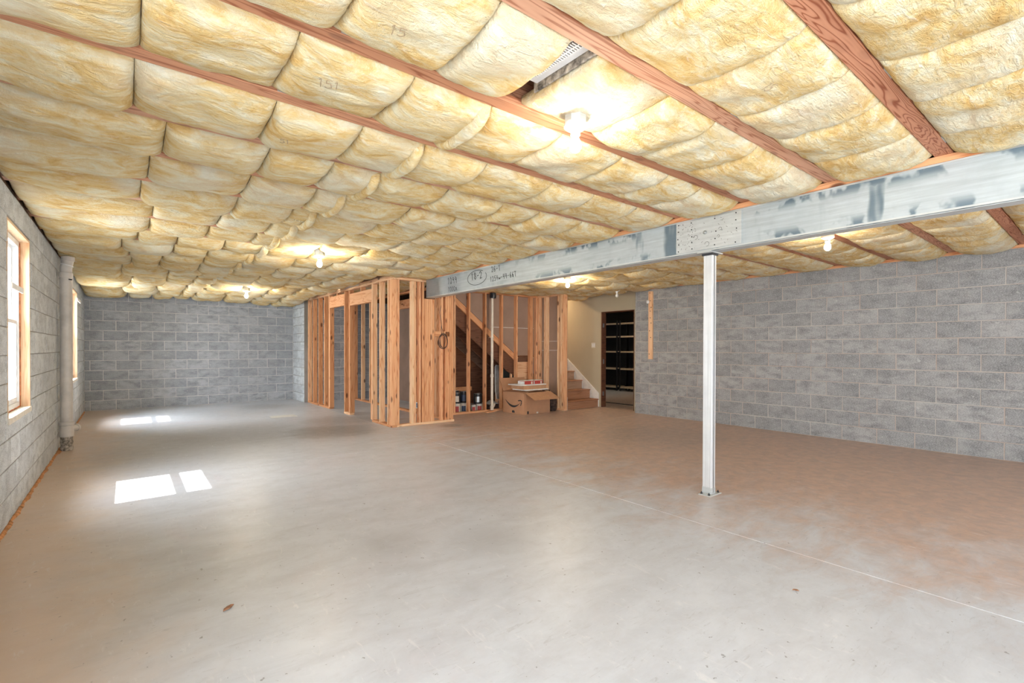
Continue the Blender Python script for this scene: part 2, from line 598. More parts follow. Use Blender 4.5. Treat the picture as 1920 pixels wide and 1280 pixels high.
# one-stroke lettering
GL = {
    '0': [[(.5, 1), (.15, .8), (.1, .3), (.4, 0), (.8, .2), (.85, .75), (.5, 1)]],
    '1': [[(.35, .8), (.55, 1), (.45, 0)]],
    '2': [[(.1, .75), (.4, 1), (.8, .8), (.6, .4), (.1, 0), (.9, .05)]],
    '4': [[(.3, 1), (.15, .45), (.85, .5)], [(.75, .95), (.6, 0)]],
    '5': [[(.85, 1), (.3, .95), (.25, .55), (.7, .6), (.8, .2), (.4, 0), (.1, .1)]],
    '6': [[(.7, 1), (.25, .6), (.15, .15), (.5, 0), (.8, .25), (.5, .5), (.2, .3)]],
    '8': [[(.5, .55), (.2, .8), (.5, 1), (.8, .8), (.5, .55), (.15, .25), (.5, 0), (.85, .25), (.5, .55)]],
    '9': [[(.8, .75), (.5, .5), (.2, .7), (.4, 1), (.8, .85), (.7, 0)]],
    '-': [[(.15, .45), (.8, .5)]],
    'T': [[(.05, 1), (.95, .95)], [(.5, .98), (.45, 0)]],
    'w': [[(.05, .5), (.25, .1), (.5, .4), (.7, .1), (.95, .5)]],
    'x': [[(.1, .8), (.9, .1)], [(.85, .8), (.1, .1)]],
}


def strokes(text, h_, adv=0.72):
    out = []
    for i, ch in enumerate(text):
        for s in GL.get(ch, []):
            out.append([((i * adv + u * 0.62) * h_, v * h_) for u, v in s])
    return out


def ribbon(name, lines, w, to3, mat, parent=None, loc=(0, 0, 0), thick=0.0012):
    """flat pen strokes; to3(u, v, t) maps stroke coordinates and height above the surface to 3D"""
    vs_, fs = [], []
    for ln in lines:
        for (a, b_) in zip(ln[:-1], ln[1:]):
            d = Vector((b_[0] - a[0], b_[1] - a[1]))
            L = d.length
            if L < 1e-6:
                continue
            d /= L
            nrm = Vector((-d.y, d.x)) * w / 2
            a2 = Vector(a) - d * w * 0.3
            b2 = Vector(b_) + d * w * 0.3
            base = len(vs_)
            for t in (0.0, thick):
                for q in (a2 + nrm, b2 + nrm, b2 - nrm, a2 - nrm):
                    vs_.append(to3(q.x, q.y, t))
            fs += [[base + 4, base + 5, base + 6, base + 7], [base, base + 1, base + 5, base + 4],
                   [base + 2, base + 3, base + 7, base + 6], [base + 1, base + 2, base + 6, base + 5],
                   [base + 3, base, base + 4, base + 7]]
    return mesh_obj(name, vs_, fs, mat, parent, loc)


# ------------------------------------------------------------------ key dimensions
XL, XR, YF, YB = -0.6745, 7.95, 12.907, -3.2
HW = 2.438
BL, CR = 0.4064, 0.2032
ZJ = 2.476          # underside of the ceiling trusses
JS, JY0 = 0.6085, 0.69
BEAMX = 3.95

# ------------------------------------------------------------------ floor slabs
fl = structure(bx('floor', (-0.95, -3.4, -0.20), (13, 13.2, -0.10), M_FLOOR))
fl['label'] = 'grey concrete basement floor with brown stains and saw-cut joints'
g = 0.0022
xs_ = [(-0.88, 3.283 - g), (3.283 + g, 12.9)]
ys_ = [(-3.4, -1.2 - g), (-1.2 + g, 5.82 - g), (5.82 + g, 13.15)]
for (xa, xb) in xs_:
    for (ya, yb) in ys_:
        bx('concrete_slab', (xa, ya, -0.10), (xb, yb, 0.0), M_FLOOR, fl, 0.003, fl.location)


# ------------------------------------------------------------------ block walls
def block_wall(name, axis, face, depth_sign, u0, u1, joint_u, mats, holes=(), thick=0.2, z1=HW, label=None, top_off=0, jit=0.0015, gap=0.010, recess=0.004, ublocks=None):
    """axis 1: the wall runs along Y with its face at X=face; axis 0: runs along X with its face at Y=face.
    depth_sign: +1 when the wall's body lies on the greater side of the face."""
    mblock, mmort = mats
    holes = list(holes)
    # mortar body: boxes around the holes
    cuts = sorted(set([u0, u1] + [q for hh_ in holes for q in hh_[:2]]))
    vs_, fs = [], []

    def addbox(ua, ub, za, zb):
        d0, d1 = face + depth_sign * recess, face + depth_sign * thick
        base = len(vs_)
        for z in (za, zb):
            for (u, d) in ((ua, d0), (ub, d0), (ub, d1), (ua, d1)):
                vs_.append((d, u, z) if axis == 1 else (u, d, z))
        fs.extend([[base, base + 1, base + 2, base + 3], [base + 4, base + 5, base + 6, base + 7],
                   [base, base + 1, base + 5, base + 4], [base + 1, base + 2, base + 6, base + 5],
                   [base + 2, base + 3, base + 7, base + 6], [base + 3, base, base + 4, base + 7]])
    for a, b_ in zip(cuts[:-1], cuts[1:]):
        hs = [q for q in holes if q[0] <= a + 1e-6 and q[1] >= b_ - 1e-6]
        if not hs:
            addbox(a, b_, 0, z1)
        else:
            addbox(a, b_, 0, hs[0][2])
            addbox(a, b_, hs[0][3], z1)
    w = structure(mesh_obj(name, vs_, fs, mmort))
    if label:
        w['label'] = label
    ub0, ub1 = ublocks if ublocks else (u0, u1)
    n = int(round(z1 / CR))
    rnd = random.Random(sum(ord(ch) for ch in name))
    for r in range(n):
        zt = z1 - r * CR
        zb = zt - CR
        off = joint_u + (BL / 2 if (r + top_off) % 2 else 0)
        k0 = math.floor((ub0 - off) / BL)
        k = k0
        while off + k * BL < ub1:
            a = max(off + k * BL, ub0)
            b_ = min(off + (k + 1) * BL, ub1)
            k += 1
            segs = [(a, b_, zb, zt)]
            for (h0, h1, hz0, hz1) in holes:
                ns = []
                for (sa, sb, za, zc) in segs:
                    if sb <= h0 or sa >= h1 or zc <= hz0 + 1e-4 or za >= hz1 - 1e-4:
                        ns.append((sa, sb, za, zc))
                        continue
                    if sa < h0:
                        ns.append((sa, h0, za, zc))
                    if sb > h1:
                        ns.append((h1, sb, za, zc))
                    ma, mb = max(sa, h0), min(sb, h1)
                    if za < hz0:
                        ns.append((ma, mb, za, hz0))
                    if zc > hz1:
                        ns.append((ma, mb, hz1, zc))
                segs = ns
            for (sa, sb, za, zc) in segs:
                if sb - sa < 0.035 or zc - za < 0.03:
                    continue
                dj = rnd.uniform(-jit, jit)
                su, sz = sb - sa - gap, zc - za - gap
                size = (0.03, su, sz) if axis == 1 else (su, 0.03, sz)
                me = box_mesh(*size, mblock, 0.0025, 'block')
                d = face + depth_sign * (0.015 + dj)
                uc, zc_ = (sa + sb) / 2 + rnd.uniform(-.0012, .0012), (za + zc) / 2 + rnd.uniform(-.0012, .0012)
                link('block', me, w, (d, uc, zc_) if axis == 1 else (uc, d, zc_))
    return w


WIN = [(0.86, 1.86), (4.985, 6.015), (10.16, 11.18)]
WZ0, WZ1 = 0.725, 2.215
holes = [(a, b_, WZ0, WZ1) for a, b_ in WIN] + [(-2.75, -0.25, 0.0, 2.15)]  # last hole is the added, unseen patio doorway
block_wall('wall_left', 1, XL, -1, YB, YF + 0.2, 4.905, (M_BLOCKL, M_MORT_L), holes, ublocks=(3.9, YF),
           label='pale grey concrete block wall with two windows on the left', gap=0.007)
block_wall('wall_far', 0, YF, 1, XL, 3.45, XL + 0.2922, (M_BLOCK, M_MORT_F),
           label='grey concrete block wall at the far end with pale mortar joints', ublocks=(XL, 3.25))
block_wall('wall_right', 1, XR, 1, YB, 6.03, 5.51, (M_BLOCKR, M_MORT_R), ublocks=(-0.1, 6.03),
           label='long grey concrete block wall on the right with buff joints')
# return of the foundation beside the partition (a face towards the window wall and an end)
block_wall('wall_return', 1, 3.25, 1, 11.93, YF, 12.5, (M_BLOCKL, M_MORT_L), thick=0.1, label='short pale block return between far wall and stud partition')
block_wall('wall_alcove', 0, 11.93, 1, 3.35, 8.3, 3.5, (M_BLOCK, M_MORT_F), label='shaded block wall behind the stud partition', thick=0.2, ublocks=(3.37, 7.0))
bx('trim_1', (XR, 6.03, 0), (XR + 0.21, 6.045, HW), M_BLOCKR)['kind'] = 'structure'

structure(bx('ground', (-14, -8, 0.30), (-0.88, 18, 0.45), M_GROUND))

# rear wall behind the camera with a wide opening added to let in daylight
vs_, fs = [], []
rw = []
for (a, b_, za, zb) in ((-0.88, 2.8, 0, 2.84), (6.2, 8.15, 0, 2.84), (2.8, 6.2, 2.2, 2.84), (2.8, 6.2, 0, 0.4)):
    rw.append((a, b_, za, zb))
bmv, bmf = [], []
for (a, b_, za, zb) in rw:
    base = len(bmv)
    for z in (za, zb):
        for (u, d) in ((a, YB), (b_, YB), (b_, YB + 0.2), (a, YB + 0.2)):
            bmv.append((u, d, z))
    bmf += [[base, base + 1, base + 2, base + 3], [base + 4, base + 5, base + 6, base + 7], [base, base + 1, base + 5, base + 4],
            [base + 1, base + 2, base + 6, base + 5], [base + 2, base + 3, base + 7, base + 6], [base + 3, base, base + 4, base + 7]]
structure(mesh_obj('wall_rear', bmv, bmf, M_BLOCK))

# painted wall with the storage doorway, beside the stairs
OX = 8.18
DY0, DY1, DZ = 6.24, 7.13, 2.09
bmv, bmf = [], []
for (a, b_, za, zb) in ((6.045, DY0, 0, 3.0), (DY1, 11.93, 0, 3.0), (DY0, DY1, DZ, 3.0)):
    base = len(bmv)
    for z in (za, zb):
        for (u, d) in ((a, OX), (b_, OX), (b_, OX + 0.12), (a, OX + 0.12)):
            bmv.append((d, u, z))
    bmf += [[base, base + 1, base + 2, base + 3], [base + 4, base + 5, base + 6, base + 7], [base, base + 1, base + 5, base + 4],
            [base + 1, base + 2, base + 6, base + 5], [base + 2, base + 3, base + 7, base + 6], [base + 3, base, base + 4, base + 7]]
w = structure(mesh_obj('wall_stair', bmv, bmf, M_OLIVE))
w['label'] = 'olive painted wall beside the carpetless stairs'
dr = link('door_1', box_mesh(0.14, 0.02, DZ, M_DK, 0.002), None, (OX + 0.06, DY1 - 0.012, DZ / 2))
structure(dr)
dr['label'] = 'unfinished doorway into the dark storage room'
bx('door_jamb', (OX - 0.005, DY0, 0), (OX + 0.13, DY0 + 0.02, DZ), M_DK, dr, 0.002, dr.location)
bx('door_head', (OX - 0.005, DY0, DZ - 0.02), (OX + 0.13, DY1, DZ), M_DK, dr, 0.002, dr.location)
bx('hinge', (OX + 0.02, DY1 - 0.03, 0.25), (OX + 0.06, DY1 - 0.022, 0.34), M_CHROME, dr, 0, dr.location)
bx('hinge', (OX + 0.02, DY1 - 0.03, 1.75), (OX + 0.06, DY1 - 0.022, 1.84), M_CHROME, dr, 0, dr.location)
bx('strike_plate', (OX + 0.03, DY1 - 0.03, 0.95), (OX + 0.06, DY1 - 0.022, 1.05), M_CHROME, dr, 0, dr.location)
bx('door_threshold', (OX + 0.75, 5.6, 0), (OX + 0.80, 8.6, 0.012), M_DARK, dr, 0.002, dr.location)

# storage room shell beyond the doorway
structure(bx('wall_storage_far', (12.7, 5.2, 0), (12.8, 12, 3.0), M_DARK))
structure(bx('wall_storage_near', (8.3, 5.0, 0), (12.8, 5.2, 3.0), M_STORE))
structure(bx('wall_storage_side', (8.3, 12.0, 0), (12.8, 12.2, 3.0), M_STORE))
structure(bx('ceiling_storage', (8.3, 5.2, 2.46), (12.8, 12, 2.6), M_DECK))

# ------------------------------------------------------------------ ceiling: deck, sills, trusses
structure(bx('ceiling', (-0.9, -3.3, 2.84), (8.3, 13.1, 2.88), M_DECK))['label'] = 'brown subfloor above the ceiling trusses'
structure(bx('trim_2', (XR + 0.01, -3.2, HW), (XR + 0.15, 6.05, ZJ), M_WY))['label'] = 'wooden sill plate along the top of the right block wall'
structure(bx('trim_3', (XL - 0.15, -3.2, HW), (XL - 0.012, 12.9, ZJ), M_DECK))  # sill plate in dark deck colour, painting the shadow line atop the wall
structure(bx('trim_4', (XL, YF + 0.01, HW), (3.3, YF + 0.15, ZJ), M_WX))
structure(bx('wall_band', (XL - 0.19, -3.2, ZJ), (XL - 0.05, 13.1, 2.84), M_DECK))
structure(bx('wall_band_right', (XR + 0.05, -3.2, ZJ), (XR + 0.19, 6.05, 2.84), M_DECK))
structure(bx('wall_band_alcove', (3.2, 11.98, 2.43), (8.3, 12.13, 2.84), M_DECK))
structure(bx('eave', (-1.62, -3.4, 2.88), (-0.80, 13.2, 3.0), M_WHITE))
structure(bx('wall_band_far', (XL, YF + 0.05, ZJ), (3.6, YF + 0.19, 2.84), M_DECK))

ORD = ['first', 'second', 'third', 'fourth', 'fifth', 'sixth', 'seventh', 'eighth', 'ninth', 'tenth', 'eleventh', 'twelfth',
       'thirteenth', 'fourteenth', 'fifteenth', 'sixteenth', 'seventeenth', 'eighteenth', 'nineteenth', 'twentieth', 'twenty-first', 'twenty-second', 'twenty-third']
NJ = 20           # trusses from Y = 0.69 to the far wall
joists = [JY0 + JS * k for k in range(-3, NJ + 1)]
rj = random.Random(5)
for idx, jy in enumerate(joists):
    if jy > YF - 0.05:
        continue
    k = idx - 3
    xe = XR + 0.1 if jy < 7.3 else (4.6 if jy < 11.9 else 3.3)
    far_i = NJ - k
    if k < 0:
        lab = 'reddish wooden ceiling truss overhead behind the boldly grained one, %s from it' % ORD[-k - 1]
    elif k == 0:
        lab = 'nearest wooden ceiling truss, with bold looping red grain, at upper right'
    else:
        lab = 'wooden ceiling truss, %s one away from the boldly grained nearest truss' % ORD[k - 1]
    t = thing('ceiling_truss', lab, 'ceiling joist', (XL, jy, ZJ), group='parallel ceiling trusses')
    L = xe - XL + 0.1
    mat = M_JR if k == 0 else M_JX
    link('bottom_chord', box_mesh(L, 0.089, 0.038, mat, 0.003), t, (L / 2 - 0.1, 0, 0.019))
    link('top_chord', box_mesh(L, 0.089, 0.038, M_JX, 0.003), t, (L / 2 - 0.1, 0, 2.82 - ZJ))
    link('side_board', box_mesh(L, 0.036, 0.25, M_JX, 0.003), t, (L / 2 - 0.1, 0, 0.175))
    # nail plates pressed across the chord
    for px in ((1.2 + 0.3 * rj.random(), 3.1 + 0.2 * rj.random(), 4.35, 5.6 + .4 * rj.random()) if jy < 7.3 else (1.3, 3.0)):
        if k < 0:
            continue
        bx_ = link('nail_plate', box_mesh(0.11, 0.004, 0.03, M_GALV2, 0), t, (px, -0.0465, 0.019))
    if k == 0:
        link('scab_board', box_mesh(0.75, 0.036, 0.08, M_JX, 0.002), t, (3.95 - XL - 0.45, 0.064, 0.045))

# wooden plate on top of the steel beam
# ------------------------------------------------------------------ steel beam and post
beam = thing('steel_beam', 'long galvanised steel box beam under the ceiling carried on the slim steel post', 'beam', (BEAMX, 2.3, 2.13))
YB0, YB1 = -3.0, 7.30
bl = (BEAMX, 2.3, 2.13)
# web faces and flanges of the two channels, with rolled lips
prof = [(0, 0), (0.075, 0), (0.075, 0.018), (0.070, 0.018), (0.070, 0.005), (0.005, 0.005), (0.005, 0.298), (0.070, 0.298), (0.070, 0.285), (0.075, 0.285), (0.075, 0.303), (0, 0.303)]
prism('channel', [(a, c) for a, c in prof], 1, YB0 - 2.3, YB1 - 2.3, M_GALV, beam)
prism('channel', [(0.156 - a, c) for a, c in prof], 1, YB0 - 2.3, YB1 - 2.3, M_GALV, beam)
bx('closing_plate', (BEAMX + 0.02, YB0, 2.126), (BEAMX + 0.136, YB1, 2.129), M_GALV2, beam, 0, bl)
bx('flange_lip', (BEAMX - 0.004, YB0, 2.130), (BEAMX, YB1, 2.142), M_GALV2, beam, 0, bl)
bx('flange_lip', (BEAMX - 0.004, YB0, 2.421), (BEAMX, YB1, 2.433), M_GALV2, beam, 0, bl)
sp = bx('splice_plate', (BEAMX - 0.009, 1.944, 2.145), (BEAMX - 0.001, 2.545, 2.419), M_GALV2, beam, 0.001, bl)
sl = sp.location
for yy in (2.52, 2.52, 2.38, 2.16, 2.14, 1.98):
    pass
rs = random.Random(3)
for yy in (2.525, 2.385, 2.17, 1.99):
    for zz in (2.40, 2.34, 2.28, 2.22, 2.165):
        y_, z_ = yy + rs.uniform(-.008, .008), zz + rs.uniform(-.006, .006)
        if yy in (2.17, 1.99) and zz in (2.34, 2.22) and rs.random() < .6:
            continue
        lathe('screw', [(0.0055, 0), (0.0055, 0.003), (0.002, 0.004)], M_INK, sp,
              (-0.005, y_ - 2.3 - sl.y, z_ - 2.13 - sl.z), 6, (0, -PI / 2, 0), False)
lathe('bolt', [(0.016, 0), (0.016, 0.006), (0.010, 0.014), (0.004, 0.016)], M_CHROME, sp, (-0.004, 2.262 - 2.3 - sl.y, 2.292 - 2.13 - sl.z), 10, (0, -PI / 2, 0))
# scuffs and rust specks left on the plate
lines = []
for _ in range(70):
    cy = 2.43 + rs.gauss(0, .07) if rs.random() < .7 else 2.1 + rs.gauss(0, .06)
    cz = rs.uniform(2.17, 2.41)
    if not (1.96 < cy < 2.53):
        continue
    p0 = (cy, cz)
    lines.append([p0, (cy + rs.uniform(-.012, .012), cz + rs.uniform(-.012, .012))])
for (cy, cz, r) in ((2.125, 2.30, .013), (2.35, 2.265, .018), (2.14, 2.24, .010), (2.245, 2.19, .02)):
    lines.append([(cy + r * math.cos(a), cz + r * math.sin(a)) for a in [2 * PI * q / 10 for q in range(9)]])
M_SCUFF = plain('scuff_mark', (0.20, 0.20, 0.20), 0.8)
ribbon('scuff_marks', lines, 0.0035, lambda u, v, t: (-0.0092 - t * .3, u - 2.3, v - 2.13), M_SCUFF, beam)


def beam_txt(name, text, y_left, z, h_, slant=0.0, w_=0.007):
    ls = strokes(text, h_)
    ribbon(name, ls, w_, lambda u, v, t: (-0.0005 - t, y_left - u + v * 0.15 - 2.3, z + v + slant * u - 2.13), M_INK, beam)


beam_txt('handwriting', '1099', 6.60, 2.285, 0.10, -0.02)
beam_txt('handwriting', '1000x', 6.58, 2.165, 0.075, -0.02, 0.006)
beam_txt('handwriting', '18-2', 5.93, 2.275, 0.10, 0.02, 0.009)
beam_txt('handwriting', '26-1', 5.43, 2.335, 0.075, 0.0, 0.0065)
beam_txt('handwriting', '1254w-44-66T', 5.46, 2.205, 0.068, 0.02, 0.0065)
cl = [[(0.24 * math.cos(a), 0.105 * math.sin(a)) for a in [0.9 + 2 * PI * q / 28 for q in range(27)]]]
ribbon('ink_circle', cl, 0.007, lambda u, v, t: (-0.0005 - t, 5.79 - u - 2.3, 2.30 + v - 2.13), M_INK, beam)

plate = bx('beam_top_plate', (BEAMX - 0.012, YB0, 2.434), (BEAMX + 0.165, 7.30, ZJ - 0.001), M_WY, None, 0.002)
tag(plate, 'reddish wooden plank lying on top of the galvanised steel beam', 'wood plank')

post = thing('steel_post', 'slim square galvanised steel post standing on the floor under the beam', 'post', (4.024, 2.262, 0))
link('shaft', box_mesh(0.068, 0.084, 2.105, M_POST, 0.004), post, (0, 0, 1.0605))
link('shaft_seam', box_mesh(0.004, 0.003, 2.08, M_DARKMET, 0), post, (0.0, -0.0435, 1.06))
link('sleeve', box_mesh(0.072, 0.088, 0.055, M_GALV2, 0.002), post, (0, 0, 0.035))
link('base_plate', box_mesh(0.19, 0.11, 0.008, M_GALV2, 0.001), post, (0.0, -0.012, 0.004))
link('cap_plate', box_mesh(0.20, 0.13, 0.010, M_GALV2, 0.001), post, (0.0, 0, 2.1195))
link('cap_bracket', box_mesh(0.10, 0.10, 0.018, M_DARKMET, 0.002), post, (0.0, 0.0, 2.106))
for (a, b_) in ((-0.075, -0.045), (0.075, -0.045), (-0.075, 0.025), (0.078, 0.025)):
    lathe('anchor_bolt', [(0.010, 0.008), (0.010, 0.018), (0.005, 0.018), (0.005, 0.028)], M_DARKMET, post, (a, b_, 0), 6, None, False)

# ------------------------------------------------------------------ insulation
JOINT_TEMPLATE = [0.03, 0.555, 0.985]
BEND = random.Random(11)


def make_section(x0, x1, y0, y1, amp, crease, seed, parent, res, edge=0.03, droop=0.0, zt=None, mark=None, skewx=0.0):
    """one pillow of a batt between two support wires; returns the object and its height function"""
    nx = max(6, int(res * (x1 - x0) / 0.55))
    ny = res
    cx, cy = (x0 + x1) / 2, (y0 + y1) / 2
    ztop = ZJ + 0.05

    def zf(x, y):
        u = (x - x0) / (x1 - x0)
        v = (y - y0) / (y1 - y0)
        uu = min(1, abs(2 * u - 1))
        vv = min(1, abs(2 * v - 1))
        fu = (1 - uu ** 6) ** 0.5
        fv = (1 - vv ** 3.2) ** 0.55
        f = fv * (1 - crease + crease * fu)
        s1 = noise.noise(Vector((x * 1.7 + seed, y * 2.2, seed * 0.37)))
        s2 = noise.noise(Vector((x * 6.0, y * 9.0 + seed, seed)))
        s3 = noise.noise(Vector((x * 20.0, y * 24.0 + seed, seed)))
        # sagging folds that run across the bay
        s4 = abs(noise.noise(Vector((x * 4.0 + y * 1.2, y * 0.8, seed * 0.11 + 5))))
        return ZJ + edge - (amp * (1 + 0.5 * s1) + edge) * f - 0.014 * s2 * (0.4 + 0.6 * f) - 0.006 * s3 - (0.035 * (s4 - 0.25)) * (1 - crease) * f * 1.6 - droop * f

    def warp(x, y):
        # the seam bows and the long edge is torn
        v = (y - y0) / (y1 - y0)
        ex = skewx * (v - 0.5)
        return ex
    vs_, fs = [], []
    for j in range(ny + 1):
        for i in range(nx + 1):
            u = i / nx
            v = j / ny
            # more rows close to the edges
            u = 0.5 - 0.5 * math.cos(PI * u) * (0.65 + 0.35 * abs(math.cos(PI * u)))
            v = 0.5 - 0.5 * math.cos(PI * v) * (0.65 + 0.35 * abs(math.cos(PI * v)))
            x = x0 + u * (x1 - x0)
            y = y0 + v * (y1 - y0)
            z = zf(x, y)
            yj = 0.0
            if j in (0, ny):
                yj = 0.014 * noise.noise(Vector((x * 14, seed, j)))
            vs_.append((x + warp(x, y) - cx, y + yj - cy, z - ztop))
    W = nx + 1
    for j in range(ny):
        for i in range(nx):
            fs.append([j * W + i, j * W + i + 1, (j + 1) * W + i + 1, (j + 1) * W + i])
    ring = [i for i in range(W)] + [j * W + nx for j in range(1, ny + 1)] + [ny * W + i for i in range(nx - 1, -1, -1)] + [j * W for j in range(ny - 1, 0, -1)]
    base = len(vs_)
    for q in ring:
        vs_.append((vs_[q][0], vs_[q][1], 0.0))
    n = len(ring)
    for i in range(n):
        fs.append([ring[i], ring[(i + 1) % n], base + (i + 1) % n, base + i])
    fs.append([base + i for i in range(n)])
    o = mesh_obj('batt_section', vs_, fs, M_INS, parent, (cx - parent.location.x, cy - parent.location.y, ztop - parent.location.z), True)
    return o, zf


def wire(x, y0, y1, zf, parent, bow):
    pts = []
    for i in range(9):
        v = i / 8
        y = y0 + v * (y1 - y0)
        pts.append((x + bow * (v - 0.5) - parent.location.x, y - parent.location.y, zf(x, y) - 0.002 - parent.location.z))
    tube('support_wire', pts, 0.0022, M_WIREM, parent, seg=4)


def marking(text, x, y, h_, zf, parent, rot=0.0, ring=False):
    ls = strokes(text, h_, 0.52)
    if ring:
        ls.append([(len(text) * 0.4 * h_ + 0.75 * h_ * math.cos(a), 0.5 * h_ + 0.85 * h_ * math.sin(a)) for a in [2 * PI * q / 16 for q in range(14)]])
    ca, sa = math.cos(rot), math.sin(rot)

    def to3(u, v, t):
        xx = x + u * ca - v * sa
        yy = y - u * sa - v * ca
        return (xx - parent.location.x, yy - parent.location.y, zf(xx, yy) - 0.003 - t - parent.location.z)
    ribbon('ink_marking', ls, 0.0035, to3, M_MARK, parent)


M_MARK = plain('faded_ink', (0.45, 0.33, 0.2), 0.9)

batt_no = {}


def bay_labels(k, region, pos, npos):
    place = {'L': 'window-wall half', 'M': 'beam side', 'R': 'bay beyond the beam'}[region]
    return place


def batt(k, x0, x1, joints, region, amp, crease, res, seed, edge=0.03, droop=0.0, wires=True, flap=False, mark=None, soft={}):
    y0 = JY0 + JS * k + 0.0445 + 0.001
    y1 = JY0 + JS * (k + 1) - 0.0445 - 0.001
    if k == NJ - 0:
        y1 = YF - 0.01
    if k >= 19:
        y1 = min(y1, YF - 0.005)
    where = {'L': 'touching the window wall', 'M': 'on the steel beam side', 'R': 'beyond the steel beam', 'A': 'over the framed alcove'}[region]
    if k < 0:
        lab = 'yellow fibreglass batt %s, %s bay behind the grained truss' % (where, ORD[-k - 1])
    else:
        lab = 'yellow fibreglass batt %s, %s bay past the grained truss' % (where, ORD[k])
    t = thing('insulation_batt', lab, 'insulation', (x0, (y0 + y1) / 2, ZJ + 0.05), group={'L': 'insulation batts along the window wall', 'M': 'insulation batts beside the beam', 'R': 'insulation batts beyond the beam', 'A': 'insulation batts over the alcove'}[region])
    js = [x0] + list(joints) + [x1]
    rr = random.Random(seed * 13 + 1)
    prevz = None
    for i in range(len(js) - 1):
        a, b_ = js[i], js[i + 1]
        sk = 0.03 * rr.uniform(-1, 1)
        o, zf = make_section(a, b_, y0, y1, amp * rr.uniform(0.85, 1.15) * soft.get(i, 1.0), crease, seed * 3.1 + i * 7.7, t, res, edge, droop * rr.uniform(0.6, 1.3))
        if wires and i > 0:
            wire(a, y0 + 0.02, y1 - 0.02, lambda x, y, z_=zf: z_(x + 0.0, y), t, 0.0)
        if mark and mark[0] == i:
            marking(mark[1], (a + b_) / 2 + mark[2], (y0 + y1) / 2 + mark[3], mark[4], zf, t, mark[5], mark[6])
    if flap:
        # the folded end that hangs where two batts meet
        fx = x1 - 0.03
        vs_, fs = [], []
        nn = 20
        for i in range(nn + 1):
            v = i / nn
            y = y0 + 0.01 + v * (y1 - y0 - 0.02)
            fv = (1 - abs(2 * v - 1) ** 3) ** 0.5
            zc = ZJ + 0.02 - (amp * 1.12 + 0.03) * fv
            wv = 0.032 + 0.012 * noise.noise(Vector((y * 5, seed, 2)))
            sh = 0.02 * noise.noise(Vector((y * 2, seed, 9)))
            for (dx, dz) in ((-wv, 0.03), (-wv, 0.002), (-wv * 0.5, -0.012), (0.0, -0.016), (wv * 0.5, -0.012), (wv, 0.0), (wv, 0.03)):
                vs_.append((fx + sh + dx - x0, y - (y0 + y1) / 2, zc + dz - (ZJ + 0.05) + 0.006 * noise.noise(Vector((dx * 40, y * 12, seed)))))
        for i in range(nn):
            for q in range(6):
                fs.append([i * 7 + q, i * 7 + q + 1, (i + 1) * 7 + q + 1, (i + 1) * 7 + q])
        fs.append(list(range(7)))
        fs.append([nn * 7 + q for q in range(7)])
        mesh_obj('seam_flap', vs_, fs, M_INS, t, (0, 0, 0), True)
    return t


MARKS = {1: (2, '15', -0.08, 0.05, 0.06, 0.3, False), 2: (2, '151', -0.12, -0.03, 0.062, 0.3, False), 3: (2, '51', -0.15, 0.0, 0.05, 0.3, False), 6: (3, '151', -0.05, 0.0, 0.05, 0.2, False)}
for k in range(-3, 20):
    rr = random.Random(100 + k)
    far = max(0.0, (k - 9) / 10.0)
    near = k < 8
    res = 22 if k < 5 else (16 if k < 10 else 14)
    amp = 0.072 + 0.03 * far + rr.uniform(-0.006, 0.006)
    if k < 1:
        amp = 0.06
    # left batt, from the window wall to the seam
    shift = -0.045 * k if 0 < k < 6 else rr.uniform(-0.2, 0.1)
    jt = [q + rr.uniform(-0.05, 0.05) + (0.1 if k >= 4 else 0) for q in JOINT_TEMPLATE]
    if k >= 9:
        jt = [q + rr.uniform(-0.1, 0.1) for q in (0.0, 0.42, 0.86)]
    seam = 1.46 - 0.02 * max(0, k) + rr.uniform(-0.03, 0.03)
    if k == 1:
        seam = 1.375
    droop = 0.05 * far + (0.02 if k > 16 else 0)
    batt(k, XL + 0.004, seam, jt, 'L', amp, 0.66, res, 10 + k, 0.026, droop, True, flap=(2 <= k < 15), mark=MARKS.get(k))
    xend = BEAMX - 0.02 if JY0 + JS * k < 7.0 else (3.20 if JY0 + JS * (k + 1) < 11.9 else 3.24)
    if k >= 11 and JY0 + JS * (k + 1) < 11.9:
        batt(k, 3.44, 4.40, [3.9 + rr.uniform(-0.08, 0.08)], 'A', 0.05, 0.6, 12, 190 + k)
    if k == 1:
        x_s = 1.535
    else:
        x_s = seam + 0.006
    nseg = max(2, round((xend - x_s) / 0.5))
    st = (xend - x_s) / nseg
    jm = [x_s + st * i + rr.uniform(-0.07, 0.07) for i in range(1, nseg)]
    batt(k, x_s, xend, jm, 'M', amp * 0.95, 0.55 if k < 4 else 0.7, res, 60 + k, 0.018, droop, k >= 3, mark=(1, '15', -0.05, 0, .05, 0.1, False) if k == 0 else None, soft={0: 0.35} if k == 1 else {})
    if JY0 + JS * (k + 1) < 8.6:
        xa = BEAMX + 0.19 if k < 11 else 4.52
        xb = XR - 0.01
        nseg = 6
        jm = [xa + (xb - xa) * i / nseg + rr.uniform(-0.09, 0.09) for i in range(1, nseg)]
        yy = JY0 + JS * (k + 1)
        if yy > 7.4:
            xb = 8.15
        batt(k, xa, xb, jm, 'R', 0.062, 0.35, 14 if k < 5 else 12, 130 + k, 0.02, 0.03 if k > 7 else 0.0, False)

